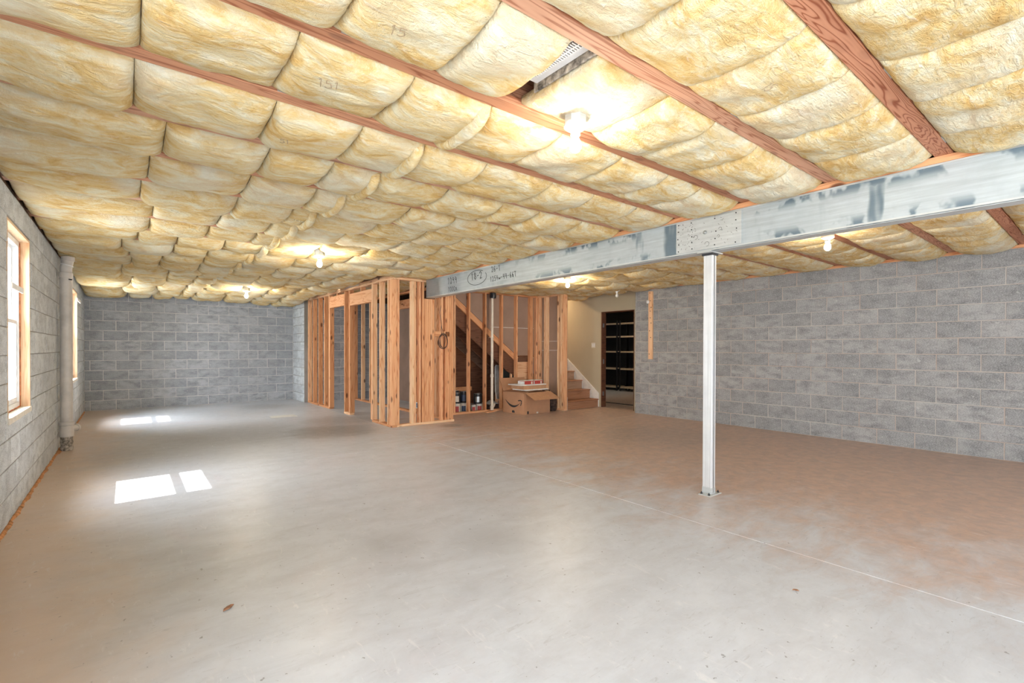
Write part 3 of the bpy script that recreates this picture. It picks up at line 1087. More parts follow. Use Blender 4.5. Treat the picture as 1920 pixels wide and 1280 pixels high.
# ------------------------------------------------------------------ register boot between two batts
reg = thing('floor_register_boot', 'white slotted vent grille showing through a slit in the yellow insulation', 'vent', (1.455, 1.52, ZJ + 0.03))
link('duct_box', box_mesh(0.14, 0.42, 0.16, M_GALV2, 0.002), reg, (0, 0, 0.125))
link('frame', box_mesh(0.115, 0.40, 0.008, M_TAG, 0.002), reg, (0, 0, 0.020))
link('grille_back', box_mesh(0.052, 0.33, 0.004, M_DARKMET, 0), reg, (-0.012, -0.01, 0.015))
me = box_mesh(0.052, 0.005, 0.004, M_TAG, 0)
for i in range(24):
    link('slat', me, reg, (-0.012, -0.165 + i * 0.0135, 0.011))
link('slat_rail', box_mesh(0.004, 0.33, 0.004, M_TAG, 0), reg, (-0.012, -0.01, 0.009))
link('torn_edge', box_mesh(0.012, 0.46, 0.05, M_CRUST, 0.003), reg, (0.068, 0.0, 0.012))


# ------------------------------------------------------------------ bulbs
def bulb(x, y, label, lit, dz=0.0, box=False, s=1.0, strong=False):
    zt = 2.415 - dz
    t = thing('ceiling_bulb', label, 'light bulb', (x, y, zt), group='bare bulbs on the basement ceiling')
    r = 0.058 * s
    lathe('junction_box', [(r * 0.98, 0.075), (r * 0.98, 0.002), (r * 0.6, 0.001)], M_GALV2, t, (0, 0, 0), 8, (0, 0, PI / 8), False)
    lathe('lamp_holder', [(r * 0.9, 0.008), (r, 0.0), (r * 1.0, -0.014), (r * 0.72, -0.026), (0.026 * s, -0.034), (0.024 * s, -0.055), (0.02 * s, -0.056)], M_PORC, t, (0, 0, 0), 24)
    pb = [(0.014, -0.05), (0.0145, -0.062), (0.019, -0.075), (0.027, -0.09), (0.0305, -0.105), (0.029, -0.12), (0.021, -0.134), (0.010, -0.141), (0.001, -0.143)]
    lathe('light_bulb', [(a * s, c * s) for a, c in pb], (M_BULB2 if strong else M_BULB) if lit else M_BULBOFF, t, (0, 0, 0), 18)
    return t


bulb(1.787, 1.735, 'lit bare bulb on white holder nearest the camera, near the vent slit', True)
bulb(1.79, 5.93, 'lit bare bulb hanging in the middle of the long left ceiling', True, 0.035, strong=True)
bulb(1.725, 10.05, 'lit bare bulb close to the far block wall', True, 0.075, strong=True)
bulb(5.60, 5.60, 'lit bare bulb beyond the steel beam, in front of the stair opening', True, 0.0, strong=True)
bulb(7.26, 5.95, 'unlit bare bulb near the olive painted wall', False, 0.02)
bulb(5.53, 1.85, 'lit bare bulb beyond the beam, above the right block wall', True, 0.0)


# ------------------------------------------------------------------ windows
def window(n, ya, yb, label):
    X0 = XL - 0.06
    w = structure(link('window_%d' % n, None, None, (XL, (ya + yb) / 2, WZ0)))
    w['label'] = label
    P = w.location
    bx('jamb_board', (XL - 0.13, yb - 0.02, WZ0), (XL + 0.002, yb, WZ1), M_BUCK, w, 0.001, P)
    bx('jamb_board', (XL - 0.13, ya, WZ0), (XL + 0.002, ya + 0.02, WZ1), M_BUCK, w, 0.001, P)
    bx('head_board', (XL - 0.13, ya + 0.02, WZ1 - 0.02), (XL + 0.002, yb - 0.02, WZ1), M_BUCK, w, 0.001, P)
    bx('window_sill', (XL - 0.15, ya - 0.01, WZ0 - 0.012), (XL + 0.010, yb + 0.006, WZ0 + 0.034), M_SILL, w, 0.003, P)
    a, b_, za, zb = ya + 0.022, yb - 0.022, WZ0 + 0.036, WZ1 - 0.022
    fw_, fd = 0.045, (XL - 0.135, XL - 0.062)
    for nm, lo, hi in (('frame_side', (fd[0], a, za), (fd[1], a + fw_, zb)), ('frame_side', (fd[0], b_ - fw_, za), (fd[1], b_, zb)),
                       ('frame_head', (fd[0], a + fw_, zb - fw_), (fd[1], b_ - fw_, zb)), ('frame_foot', (fd[0], a + fw_, za), (fd[1], b_ - fw_, za + fw_))):
        bx(nm, lo, hi, M_VINYL, w, 0.002, P)
    a2, b2, z2, z3 = a + fw_, b_ - fw_, za + fw_, zb - fw_
    zm = 1.49
    for (nm, xa, xb, zl, zh) in (('lower_sash', XL - 0.100, XL - 0.072, z2, zm + 0.02), ('upper_sash', XL - 0.130, XL - 0.102, zm - 0.02, z3)):
        s = link(nm, None, w, ((xa + xb) / 2 - P.x, (a2 + b2) / 2 - P.y, (zl + zh) / 2 - P.z))
        sw = 0.032
        hz, hy = (zh - zl) / 2, (b2 - a2) / 2
        xd = xb - xa
        link('sash_rail', box_mesh(xd, b2 - a2, sw, M_VINYL, 0.002), s, (0, 0, hz - sw / 2))
        link('sash_rail', box_mesh(xd, b2 - a2, sw * 1.4, M_VINYL, 0.002), s, (0, 0, -hz + sw * 0.7))
        link('sash_stile', box_mesh(xd, sw, zh - zl - 2.4 * sw, M_VINYL, 0.002), s, (0, hy - sw / 2, sw * .2))
        link('sash_stile', box_mesh(xd, sw, zh - zl - 2.4 * sw, M_VINYL, 0.002), s, (0, -hy + sw / 2, sw * .2))
        link('glass_pane', box_mesh(0.004, b2 - a2 - sw, zh - zl - sw, M_GLASS, 0), s, (0, 0, 0))
    # squeezed-out foam between frame and wood
    rr = random.Random(n)
    pts = [(XL - 0.060 - P.x, yb - 0.024 + rr.uniform(-.004, .003) - P.y, z - P.z) for z in np.linspace(WZ0 + 0.04, WZ1 - 0.03, 34)]
    tube('foam_bead', pts, 0.0055, M_FOAM, w, seg=6)
    pts = [(XL - 0.060 - P.x, y - P.y, WZ0 + 0.038 - P.z + rr.uniform(-.003, .003)) for y in np.linspace(ya + 0.03, yb - 0.03, 20)]
    tube('foam_bead', pts, 0.0055, M_FOAM, w, seg=6)
    yy0, yy1, bxx, bz = {1: (5.10, 5.58, -0.660, 1.735), 2: (10.3, 10.95, -0.612, 2.045)}.get(n, (1.0, 1.5, -0.66, 1.73))
    bx('blind_bar', (bxx - 0.012, yy0, bz - 0.022), (bxx, yy1, bz + 0.022), M_TAG, w, 0.003, P)
    return w


window(1, *WIN[1], 'near white window in the left block wall with raw wood jamb')
window(2, *WIN[2], 'far white window in the left block wall, beyond the drain pipe')
window(3, *WIN[0], 'white window in the left wall beside the camera, out of view')

# ------------------------------------------------------------------ big drain pipe on the left wall
dp = thing('drain_pipe', 'tall white plastic drain pipe against the left wall between windows', 'pipe', (-0.592, 8.15, 0))
lathe('crusted_stub', [(0.060, 0), (0.064, 0.03), (0.058, 0.06), (0.063, 0.10), (0.058, 0.14), (0.060, 0.18)], M_CRUST, dp, seg=18)
lathe('lower_fitting', [(0.060, 0.17), (0.070, 0.172), (0.071, 0.24), (0.067, 0.245), (0.067, 0.31), (0.074, 0.315), (0.074, 0.352), (0.062, 0.354)], M_PVC, dp, seg=24)
lathe('pipe_shaft', [(0.0605, 0.34), (0.0605, 2.17)], M_PVC, dp, seg=28)
lathe('upper_coupling', [(0.062, 2.14), (0.068, 2.142), (0.068, 2.20), (0.062, 2.203)], M_PVC, dp, seg=24)
tube('elbow', [(0, 0, 2.19), (0.0, 0.0, 2.26), (0.008, 0, 2.31), (0.018, 0, 2.36), (0.018, 0, 2.40)], 0.059, M_PVC, dp, seg=22)
lathe('elbow_ring', [(0.060, -0.006), (0.066, -0.004), (0.066, 0.006), (0.060, 0.008)], M_TAG, dp, (0.006, 0, 2.295), 22, (0.0, 0.22, 0))
lathe('top_coupling', [(0.060, 2.35), (0.065, 2.352), (0.065, 2.40), (0.060, 2.402)], M_PVC, dp, (0.018, 0, 0), 22)
lathe('cleanout', [(0.040, 0.0), (0.040, 0.085), (0.047, 0.087), (0.047, 0.11), (0.02, 0.112)], M_PVC, dp, (0.03, 0.02, 0.25), 18, (math.radians(-80), 0, math.radians(-35)))
bx('pipe_label', (-0.565, 8.088, 2.11), (-0.53, 8.092, 2.125), M_INK, dp, 0, dp.location).rotation_euler = (0, 0, 0.5)

# clay dirt strip along the left wall
vs_, fs = [], []
n = 420
rc = random.Random(2)
for i in range(n + 1):
    y = 1.0 + i * (11.8 / n)
    w_ = 0.022 + 0.016 * noise.noise(Vector((y * 6, 0, 0))) + 0.010 * noise.noise(Vector((y * 31, 3, 0)))
    if 7.9 < y < 8.6 or 8.9 < y < 9.6:
        w_ *= 1.8
    hgt = 0.014 + 0.010 * noise.noise(Vector((y * 9, 8, 0)))
    for (dx, dz) in ((0, 0), (0, hgt), (w_ * 0.55, hgt * 0.8), (w_, 0.0)):
        vs_.append((XL + dx, y, dz))
for i in range(n):
    for q in range(3):
        fs.append([i * 4 + q, i * 4 + q + 1, (i + 1) * 4 + q + 1, (i + 1) * 4 + q])
fs.append([0, 1, 2, 3])
fs.append([n * 4 + q for q in range(4)])
o = mesh_obj('clay_strip', vs_, fs, M_CLAY, smooth=True)
tag(o, 'thin line of orange clay dirt where the left wall meets the floor', 'dirt')
o['kind'] = 'stuff'

# ------------------------------------------------------------------ framing
SW, SD = 0.038, 0.089
ZTP = 2.43


def stud_x(t, y, x0, z0, z1, name='stud', th=SW):
    """stud of a wall running along Y: deep in X"""
    p = t.location
    return bx(name, (x0, y - th / 2, z0), (x0 + SD, y + th / 2, z1), M_WZ, t, 0.002, p)


def stud_y(t, x, y0, z0, z1, name='stud', th=SW):
    p = t.location
    return bx(name, (x - th / 2, y0, z0), (x + th / 2, y0 + SD, z1), M_WZ, t, 0.002, p)


PX = 3.33
pt = thing('stud_partition', 'long open stud partition with two door openings, joining the block return', 'stud wall', (PX, 9.6, 0))
P = pt.location
bx('top_plate', (PX, 7.29, 2.392), (PX + SD, 11.92, 2.43), M_WY, pt, 0.002, P)
bx('top_plate', (PX, 7.29, 2.432), (PX + SD, 11.92, 2.470), M_WY, pt, 0.002, P)
for (ya, yb) in ((7.29, 8.10), (9.17, 9.49), (10.35, 11.92)):
    bx('bottom_plate', (PX, ya, 0), (PX + SD, yb, 0.038), M_WY, pt, 0.002, P)
bx('header', (PX + 0.004, 8.12, 2.09), (PX + 0.042, 9.19, 2.315), M_WY, pt, 0.002, P)
bx('header', (PX + 0.046, 8.12, 2.09), (PX + 0.085, 9.19, 2.315), M_WY, pt, 0.002, P)
bx('header', (PX + 0.004, 9.50, 2.12), (PX + 0.042, 10.37, 2.345), M_WY, pt, 0.002, P)
bx('header', (PX + 0.046, 9.50, 2.12), (PX + 0.085, 10.37, 2.345), M_WY, pt, 0.002, P)
for y in (8.62,):
    stud_x(pt, y, PX, 2.317, 2.39, 'cripple_stud')
for y in (9.9,):
    stud_x(pt, y, PX, 2.347, 2.39, 'cripple_stud')
for y in (11.89, 11.50, 11.10, 10.70, 9.46):
    stud_x(pt, y, PX, 0.038, 2.39)
stud_x(pt, 10.39, PX, 0.038, 2.39, 'king_stud')
stud_x(pt, 10.35, PX, 0.038, 2.12, 'jack_stud')
stud_x(pt, 9.215, PX, 0.038, 2.39, 'king_stud')
stud_x(pt, 9.173, PX, 0.038, 2.09, 'jack_stud')
stud_x(pt, 8.098, PX, 0.038, 2.39, 'king_stud')
stud_x(pt, 8.138, PX, 0.038, 2.09, 'jack_stud')
stud_x(pt, 7.775, PX, 0.038, 2.39)
stud_x(pt, 7.45, PX, 0.038, 2.39)
for i in range(3):
    stud_x(pt, 7.31 + 0.0395 * i, PX, 0.038, 2.39, 'corner_stud')

FY = 7.29
ft = thing('stud_wall_end', 'short stud wall end facing the camera, under the beam end', 'stud wall', (3.9, FY, 0))
P = ft.location
xa = PX + SD + 0.003
bx('bottom_plate', (xa, FY, 0), (4.50, FY + SD, 0.038), M_WX, ft, 0.002, P)
bx('top_plate', (xa, FY, 2.432), (3.945, FY + SD, 2.470), M_WX, ft, 0.002, P)
bx('top_plate', (xa, FY, 2.392), (3.945, FY + SD, 2.430), M_WX, ft, 0.002, P)
stud_y(ft, xa + 0.020, FY, 0.038, 2.39, 'corner_stud')
stud_y(ft, 3.70, FY, 0.038, 2.39)
stud_y(ft, 3.74, FY + 0.004, 0.038, 2.39)
stud_y(ft, 3.83, FY, 0.038, 2.39)
bx('beam_block', (3.87, FY, 0.038), (3.908, FY + SD, 2.39), M_WZ, ft, 0.002, P)
for i in range(5):
    stud_y(ft, 3.935 + i * 0.0395, FY + 0.012, 0.038, 2.115, 'beam_post_stud')
for x in (4.27, 4.34, 4.38, 4.42, 4.46):
    stud_y(ft, x, FY + (0.0 if x > 4.3 else .02), 0.038, 2.115 if x < 4.2 else 2.39, 'stud')
bx('blocking', (4.115, FY, 1.485), (4.40, FY + 0.038, 1.57), M_WX, ft, 0.002, P)

st2 = thing('inner_stud_wall', 'inner stud wall seen through the end wall of studs', 'stud wall', (4.42, 9.4, 0))
P = st2.location
bx('bottom_plate', (4.42, 7.40, 0), (4.42 + SD, 11.9, 0.038), M_WY, st2, 0.002, P)
bx('top_plate', (4.42, 7.40, 2.39), (4.42 + SD, 11.9, 2.43), M_WY, st2, 0.002, P)
bx('header', (4.425, 8.75, 2.09), (4.425 + .08, 9.70, 2.27), M_WY, st2, 0.002, P)
for y in (7.42, 7.8, 8.72, 9.72, 9.76, 10.3, 10.9, 11.4, 11.88):
    stud_x(st2, y, 4.42, 0.038, 2.39)
for y in (8.76,):
    stud_x(st2, y, 4.42, 0.038, 2.09, 'jack_stud')

# tucked galvanised duct above the partition
o = bx('duct_boot', (3.22, 8.70, 2.425), (3.33, 9.40, 2.545), M_GALV2, None, 0.004)
tag(o, 'galvanised sheet-metal duct boot resting above the door headers', 'duct')
o = bx('duct_flange', (3.215, 8.69, 2.44), (3.22, 9.41, 2.455), M_GALV2, o, 0, o.location)

# wall along the upper stair flight
W2 = 7.97
wt = thing('stair_stud_wall', 'stud wall with brown-backed drywall in front of the stair underside', 'stud wall', (5.9, W2, 0))
P = wt.location
bx('bottom_plate', (4.53, W2, 0), (7.02, W2 + SD, 0.038), M_WX, wt, 0.002, P)
bx('top_plate', (4.53, W2, 2.39), (7.10, W2 + SD, 2.43), M_WX, wt, 0.002, P)
for x in (4.56, 4.93, 5.27, 5.66, 6.08, 6.47):
    stud_y(wt, x, W2, 0.038, 2.39)
for x in (6.86, 6.90, 7.03):
    stud_y(wt, x, W2, 0.038, 2.39)
SX0, SZ0, SL = 6.53, 1.134, -0.752      # a point on the top edge of the upper flight and its slope


def sz(x):
    return SZ0 + SL * (x - SX0)


dw = prism('drywall', [(4.75, sz(4.75)), (6.53, 1.134), (7.10, 1.134), (7.10, 2.44), (4.75, 2.47)], 1, W2 + SD + 0.001 - P.y, W2 + SD + 0.013 - P.y, M_PAPER, wt, (-P.x, 0, 0))
bx('drywall_seam', (5.84, W2 + SD - 0.002, 1.715), (7.05, W2 + SD + 0.001, 1.727), M_TAPE, wt, 0, P)

# wall at the left side of the lower flight
X3 = 7.05
w3 = thing('stair_side_stud_wall', 'short stud wall with brown-backed drywall at the foot of the stairs', 'stud wall', (X3, 7.6, 0))
P = w3.location
bx('bottom_plate', (X3, 7.14, 0), (X3 + SD, 8.06, 0.038), M_WY, w3, 0.002, P)
bx('top_plate', (X3, 7.14, 2.39), (X3 + SD, 8.06, 2.43), M_WY, w3, 0.002, P)
for y in (7.16, 7.20, 7.24):
    stud_x(w3, y, X3, 0.038, 2.39, 'corner_stud')
for y in (7.335, 7.71, 7.75, 7.945):
    stud_x(w3, y, X3, 0.038, 2.39)
bx('drywall', (X3 + SD + 0.001, 7.15, 0.0), (X3 + SD + 0.013, 8.08, 2.45), M_PAPER, w3, 0, P)
for z in (1.44, 1.245):
    bx('drywall_seam', (X3 + SD - 0.003, 7.3, z - 0.005), (X3 + SD + 0.001, 8.3, z + 0.005), M_TAPE, w3, 0, P)

# ------------------------------------------------------------------ stairs
ST0, ST1 = X3 + SD + 0.016, OX - 0.002
stt = thing('staircase', 'brown wooden stairs with white skirt board rising beside the olive wall', 'stairs', ((ST0 + ST1) / 2, 7.2, 0))
P = stt.location
zz = [0.178, 0.374, 0.568, 0.765, 0.958]
for i, z in enumerate(zz):
    y = 7.20 + 0.245 * i
    zl = zz[i - 1] if i else 0.0
    bx('riser', (ST0 + 0.02, y, zl), (ST1 - 0.02, y + 0.018, z - 0.025), M_TREAD, stt, 0.001, P)
    bx('tread', (ST0 + 0.02, y - 0.025, z - 0.025), (ST1 - 0.02, y + 0.262, z), M_TREAD, stt, 0.006, P)
bx('riser', (ST0 + 0.02, 8.425, 0.958), (ST1 - 0.02, 8.443, 1.125), M_TREAD, stt, 0.001, P)
bx('landing', (ST0 + 0.02, 8.445, 1.125), (ST1, 9.4, 1.15), M_TREAD, stt, 0.004, P)
prism('skirt_board', [(7.192, 0), (7.192, 0.30), (8.35, 1.19), (8.45, 1.19), (8.45, 0.9), (7.35, 0)], 0, ST1 - 0.018 - P.x, ST1 - P.x, M_WHITE, stt, (0, -P.y, 0))
prism('skirt_board', [(7.165, 0), (7.165, 0.27), (7.22, 0.30), (8.35, 1.16), (8.45, 0.9), (7.35, 0)], 0, ST0 - P.x, ST0 + 0.018 - P.x, M_WHITE, stt, (0, -P.y, 0))
# rounded newel bracket at the top of the skirt
# upper flight: two stringers, treads and risers seen from below
uf = thing('upper_stair_flight', 'underside of the upper stair flight with light ledger and dark stringers', 'stairs', (5.7, 8.1, 0))
P = uf.location
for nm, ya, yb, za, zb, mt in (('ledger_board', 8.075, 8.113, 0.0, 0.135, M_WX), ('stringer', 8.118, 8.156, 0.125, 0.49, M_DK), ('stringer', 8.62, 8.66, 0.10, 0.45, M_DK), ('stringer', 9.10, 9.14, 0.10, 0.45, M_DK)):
    xa, xb = 4.62, 6.56
    if mt is M_WX:
        # laid along its length so that the grain follows the slope
        L = math.hypot(xb - xa, sz(xa) - sz(xb))
        hh = (zb - za) * math.cos(math.atan(-SL))
        oo = link(nm, box_mesh(L, yb - ya, hh, M_WX, 0.002), uf, ((xa + xb) / 2 - P.x, (ya + yb) / 2 - P.y, (sz(xa) + sz(xb)) / 2 - (za + zb) / 2))
        oo.rotation_euler = (0, math.atan(-SL), 0)
    else:
        prism(nm, [(xa, sz(xa) - za), (xb, sz(xb) - za), (xb, sz(xb) - zb * 0.9), (xb - 0.25, sz(xb - 0.25) - zb), (xa, sz(xa) - zb)], 1, ya - P.y, yb - P.y, mt, uf, (-P.x, 0, 0))
for i in range(7):
    x = 6.5 - i * 0.258
    z = 1.15 + 0.194 * (i + 1) - 0.19
    bx('tread', (x - 0.27, 8.16, z - 0.03), (x, 9.1, z), M_DK, uf, 0, P)
    bx('riser', (x - 0.02, 8.16, z - 0.20), (x, 9.1, z - 0.03), M_DK, uf, 0, P)
bx('landing_joist', (6.56, 8.12, 0.60), (6.98, 8.155, 0.99), M_WX, uf, 0.002, P)
bx('landing_joist', (6.56, 8.12, 1.0), (7.04, 8.158, 1.098), M_DK, uf, 0.002, P)
bx('landing_joist', (6.56, 9.1, 0.93), (7.12, 9.14, 1.098), M_DK, uf, 0.002, P)
bx('landing_deck', (6.56, 8.16, 1.10), (7.13, 9.4, 1.123), M_DK, uf, 0.002, P)
bx('landing_post', (6.42, 8.12, 0), (6.46, 8.16, 1.12), M_WZ, uf, 0.002, P)
structure(bx('wall_understair', (5.35, 9.45, 0), (8.18, 9.5, 3.0), M_DK))  # coloured dark to stand for the unlit void under the stairs
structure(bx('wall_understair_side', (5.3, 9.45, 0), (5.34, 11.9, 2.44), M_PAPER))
ub = thing('understair_stud', 'lone stud and low rail standing under the stair flight', 'stud', (5.75, 9.3, 0))
bx('stud', (5.73, 9.28, 0), (5.77, 9.37, 1.55), M_WZ, ub, 0.002, ub.location)
bx('rail', (5.35, 9.28, 0.32), (6.2, 9.32, 0.41), M_WX, ub, 0.002, ub.location)

# ------------------------------------------------------------------ pipe, cable coil, switch, strip
pp = thing('vent_stack', 'slim cream plastic pipe with black top coupling rising among the studs', 'pipe', (5.765, 7.90, 0))
lathe('pipe_shaft', [(0.0265, 0.10), (0.0265, 2.33)], M_PVC2, pp, seg=16)
lathe('coupling', [(0.027, 0.70), (0.034, 0.702), (0.034, 0.76), (0.027, 0.762)], M_PVC2, pp, seg=16)
lathe('foot_fitting', [(0.030, 0.039), (0.036, 0.04), (0.036, 0.13), (0.030, 0.132)], M_PVC2, pp, seg=16)
tube('foot_elbow', [(0, 0, 0.08), (0.03, 0.01, 0.10), (0.07, 0.015, 0.16)], 0.027, M_PVC2, pp, seg=12)
tube('strap', [(-0.07, 0.02, 1.50), (-0.03, -0.025, 1.51), (0.02, -0.03, 1.50), (0.06, 0.03, 1.49)], 0.006, M_PVC2, pp, seg=6)
lathe('black_coupling', [(0.03, 2.29), (0.062, 2.292), (0.066, 2.33), (0.062, 2.40), (0.03, 2.405)], M_BLACK, pp, (0.02, 0, 0), seg=18)

cc = thing('cable_coil', 'thin black cable coiled in loops on the stud blocking', 'cable', (4.26, FY - 0.02, 1.40))
for (r1, r2, ox, oz, ph) in ((0.085, 0.130, 0, 0, 0), (0.075, 0.120, 0.012, 0.01, 1), (0.095, 0.115, -0.006, -0.01, 2), (0.05, 0.115, -0.02, 0.008, 3)):
    tube('cable_loop', [(ox + r1 * math.cos(a), 0.006 * math.sin(3 * a + ph) - 0.004 * ph, oz + r2 * math.sin(a)) for a in [2 * PI * q / 28 for q in range(28)]], 0.0042, M_CABLE, cc, seg=6, closed=True)
tube('cable_tail', [(-0.02, 0.0, 0.12), (-0.03, 0.02, 0.2), (0.01, 0.06, 0.35), (0.05, 0.06, 0.5), (0.02, 0.06, 0.65), (-0.02, 0.06, 0.78), (0.0, 0.06, 0.95)], 0.0042, M_CABLE, cc, seg=6)
tube('cable_tail', [(0.02, 0.0, 0.11), (-0.01, 0.03, 0.24), (-0.03, 0.06, 0.5), (0.03, 0.06, 0.8), (0.05, 0.06, 0.95)], 0.0042, M_CABLE, cc, seg=6)
bx('cable_staple', (4.235, FY - 0.006, 1.525), (4.275, FY, 1.535), M_DARKMET, cc, 0, cc.location)

ob = thing('outlet_box', 'small pale electrical box fixed to the side of a stud', 'outlet box', (3.775, FY - 0.0, 0.33))
link('box_body', box_mesh(0.028, 0.05, 0.095, M_TAG, 0.003), ob, (0, 0.03, 0))
link('box_opening', box_mesh(0.018, 0.002, 0.075, M_NAVY, 0), ob, (0, 0.004, 0))

sw_ = thing('light_switch', 'cream double light switch on the olive painted wall', 'light switch', (OX, 7.36, 1.36))
link('switch_plate', box_mesh(0.006, 0.116, 0.116, M_LABEL, 0.002), sw_, (-0.004, 0, 0))
for dy in (-0.024, 0.024):
    r_ = link('rocker', box_mesh(0.006, 0.033, 0.066, M_WHITE, 0.001), sw_, (-0.008, dy, 0))

ws = thing('wood_strip', 'vertical knotty wood board fixed high on the right block wall', 'wood board', (XR - 0.022, 5.665, 1.08))
link('board', box_mesh(0.038, 0.089, 1.31, M_WZ, 0.002), ws, (0, 0, 0.655))
for z, dy in ((0.10, .02), (0.42, -.01), (0.55, .015), (0.70, -.02), (0.80, .0), (0.93, .0), (1.0, -.02), (1.13, .0), (1.28, .01)):
    lathe('hole', [(0.009, 0), (0.009, 0.003), (0.003, 0.004)], M_INK, ws, (-0.0185, dy, z), 8, (0, -PI / 2, 0), False)
o = bx('conduit_clip', (XR - 0.075, 5.685, 2.16), (XR - 0.042, 5.73, 2.215), M_TAG, None, 0.004)
tag(o, 'small white plastic clip on the vertical knotty board', 'clip')

# ------------------------------------------------------------------ storage shelves seen through the doorway
def shelf_unit(y0, y1, label):
    X0 = 11.75
    t = thing('shelving_unit', label, 'shelf', (X0, y0, 0), group='metal shelving in the storage room')
    for (xx, yy) in ((0, 0), (0, y1 - y0), (0.45, 0), (0.45, y1 - y0)):
        link('upright', box_mesh(0.035, 0.035, 2.14, M_DARKMET, 0.002), t, (xx, yy, 1.07))
    for z in (0.12, 0.68, 1.2, 1.66, 2.06):
        s = link('shelf', box_mesh(0.46, y1 - y0 - 0.04, 0.02, M_SHELF, 0.002), t, (0.225, (y1 - y0) / 2, z))
        link('shelf_edge', box_mesh(0.006, y1 - y0 - 0.05, 0.05, M_SHELF, 0.001), s, (-0.233, 0, -0.01))
    link('back_panel', box_mesh(0.01, y1 - y0, 2.1, M_BLACK, 0), t, (0.47, (y1 - y0) / 2, 1.06))
    return t


shelf_unit(9.62, 10.85, 'left dark metal shelving unit with pale shelves inside the storage room')
shelf_unit(8.28, 9.50, 'right dark metal shelving unit partly hidden by the block wall end')
o = thing('wall_cables', 'dark cables and small fittings hanging just inside the storage doorway', 'cable', (OX + 0.25, 7.25, 2.0))
bx('junction', (OX + 0.2, 7.23, 1.25), (OX + 0.25, 7.28, 1.5), M_BLACK, o, 0.003, o.location)
tube('cable', [(0, 0, 0.35), (0.01, 0.01, 0.0), (-0.01, 0, -0.3), (0, 0, -0.6)], 0.006, M_CABLE, o)
bx('fitting', (OX + 0.19, 7.20, 1.42), (OX + 0.21, 7.24, 1.45), M_TAG, o, 0.001, o.location)

# ------------------------------------------------------------------ under-stair clutter
can_i = 0


def can(x, y, z, r, hh, body, label, lid=M_CHROME, lab=M_LABEL, handle=False, wrap=0.6):
    t = thing('paint_can', label, 'paint can', (x, y, z), group='paint cans under the stairs')
    lathe('can_body', [(r * 0.97, 0), (r, 0.004), (r, hh - 0.012), (r * 1.03, hh - 0.01), (r * 1.03, hh), (r * 0.9, hh)], body, t, seg=20)
    lathe('lid', [(r * 0.88, hh - 0.002), (r * 0.88, hh + 0.004), (r * 0.7, hh + 0.001)], lid, t, seg=20)
    # label patch wrapped round the side that faces the room
    vs_, fs = [], []
    n_ = 8
    for i in range(n_ + 1):
        a = -PI / 2 - 0.55 - wrap + 2 * wrap * i / n_
        for zz_ in (hh * 0.15, hh * 0.72):
            for rr_ in (r * 1.004, r * 1.02):
                vs_.append((rr_ * math.cos(a), rr_ * math.sin(a), zz_))
    for i in range(n_):
        q = i * 4
        fs += [[q + 1, q + 5, q + 7, q + 3], [q, q + 4, q + 5, q + 1], [q + 2, q + 6, q + 7, q + 3], [q, q + 2, q + 6, q + 4]]
    fs += [[0, 1, 3, 2], [n_ * 4, n_ * 4 + 1, n_ * 4 + 3, n_ * 4 + 2]]
    mesh_obj('paper_label', vs_, fs, lab, t)
    if handle:
        tube('bail_handle', [(r * 1.05 * math.cos(a), -r * 0.25 - 0.02, hh * 0.8 + 0.11 * math.sin(a) * 0.6) for a in [PI * q / 12 for q in range(13)]], 0.002, M_CHROME, t, seg=5)
    return t


CY = 8.20
can(5.12, CY, 0.0, 0.070, 0.19, M_LABEL, 'white can at floor level on the left end of the paint cans', lab=M_RED)
can(5.28, CY, 0.0, 0.070, 0.19, M_LABEL, 'white can at floor level, second from left', lab=M_NAVY)
can(5.12, CY, 0.196, 0.072, 0.20, M_BLACK, 'black can with cream label stacked on the leftmost white can', lab=M_LABEL)
can(5.28, CY, 0.196, 0.072, 0.22, M_BLACK, 'black can with navy label stacked second from left', lab=M_NAVY)
can(5.20, CY + 0.20, 0.0, 0.085, 0.42, M_BLACK, 'tall black drum behind the left stacked cans', lab=M_NAVY)
can(5.535, CY + 0.02, 0.0, 0.05, 0.13, M_LABEL, 'small white can left of the box-topped black can', lab=M_RED)
can(5.665, CY, 0.0, 0.07, 0.15, M_LABEL, 'short white can under the black can with wire handle', lab=M_RED)
can(5.62, CY, 0.156, 0.085, 0.20, M_BLACK, 'black can with silver label and wire handle between two studs', lab=M_CHROME, handle=True)
can(4.78, CY, 0.0, 0.075, 0.18, M_BLACK, 'black can glimpsed low behind the short end wall', lab=M_NAVY)
can(4.79, CY, 0.186, 0.06, 0.10, M_BLACK, 'small black tin with white lid behind the short end wall', lid=M_WHITE)
can(6.30, CY + 0.06, 0.0, 0.085, 0.16, M_NAVY, 'dark can left of the big cardboard box', lab=M_RED)
o = bx('tool_case', (5.86, 8.12, 0.0), (6.10, 8.34, 0.12), M_BAG, None, 0.01)
tag(o, 'low dark case on the floor right of the cream pipe', 'case')
o = thing('cloth_bundle', 'crumpled grey drop cloth lying on the low dark case', 'cloth', (5.98, 8.22, 0.121))
vs_, fs = [], []
nb = 14
for j in range(nb + 1):
    for i in range(nb + 1):
        u, v = i / nb, j / nb
        f = (1 - abs(2 * u - 1) ** 2.5) * (1 - abs(2 * v - 1) ** 2.5)
        vs_.append(((u - .5) * 0.25, (v - .5) * 0.2, 0.07 * f + 0.03 * f * noise.noise(Vector((u * 5, v * 5, 2)))))
for j in range(nb):
    for i in range(nb):
        a = j * (nb + 1) + i
        fs.append([a, a + 1, a + nb + 2, a + nb + 1])
mesh_obj('folded_cloth', vs_, fs, M_SILVER, o, (0, 0, 0.001), True)

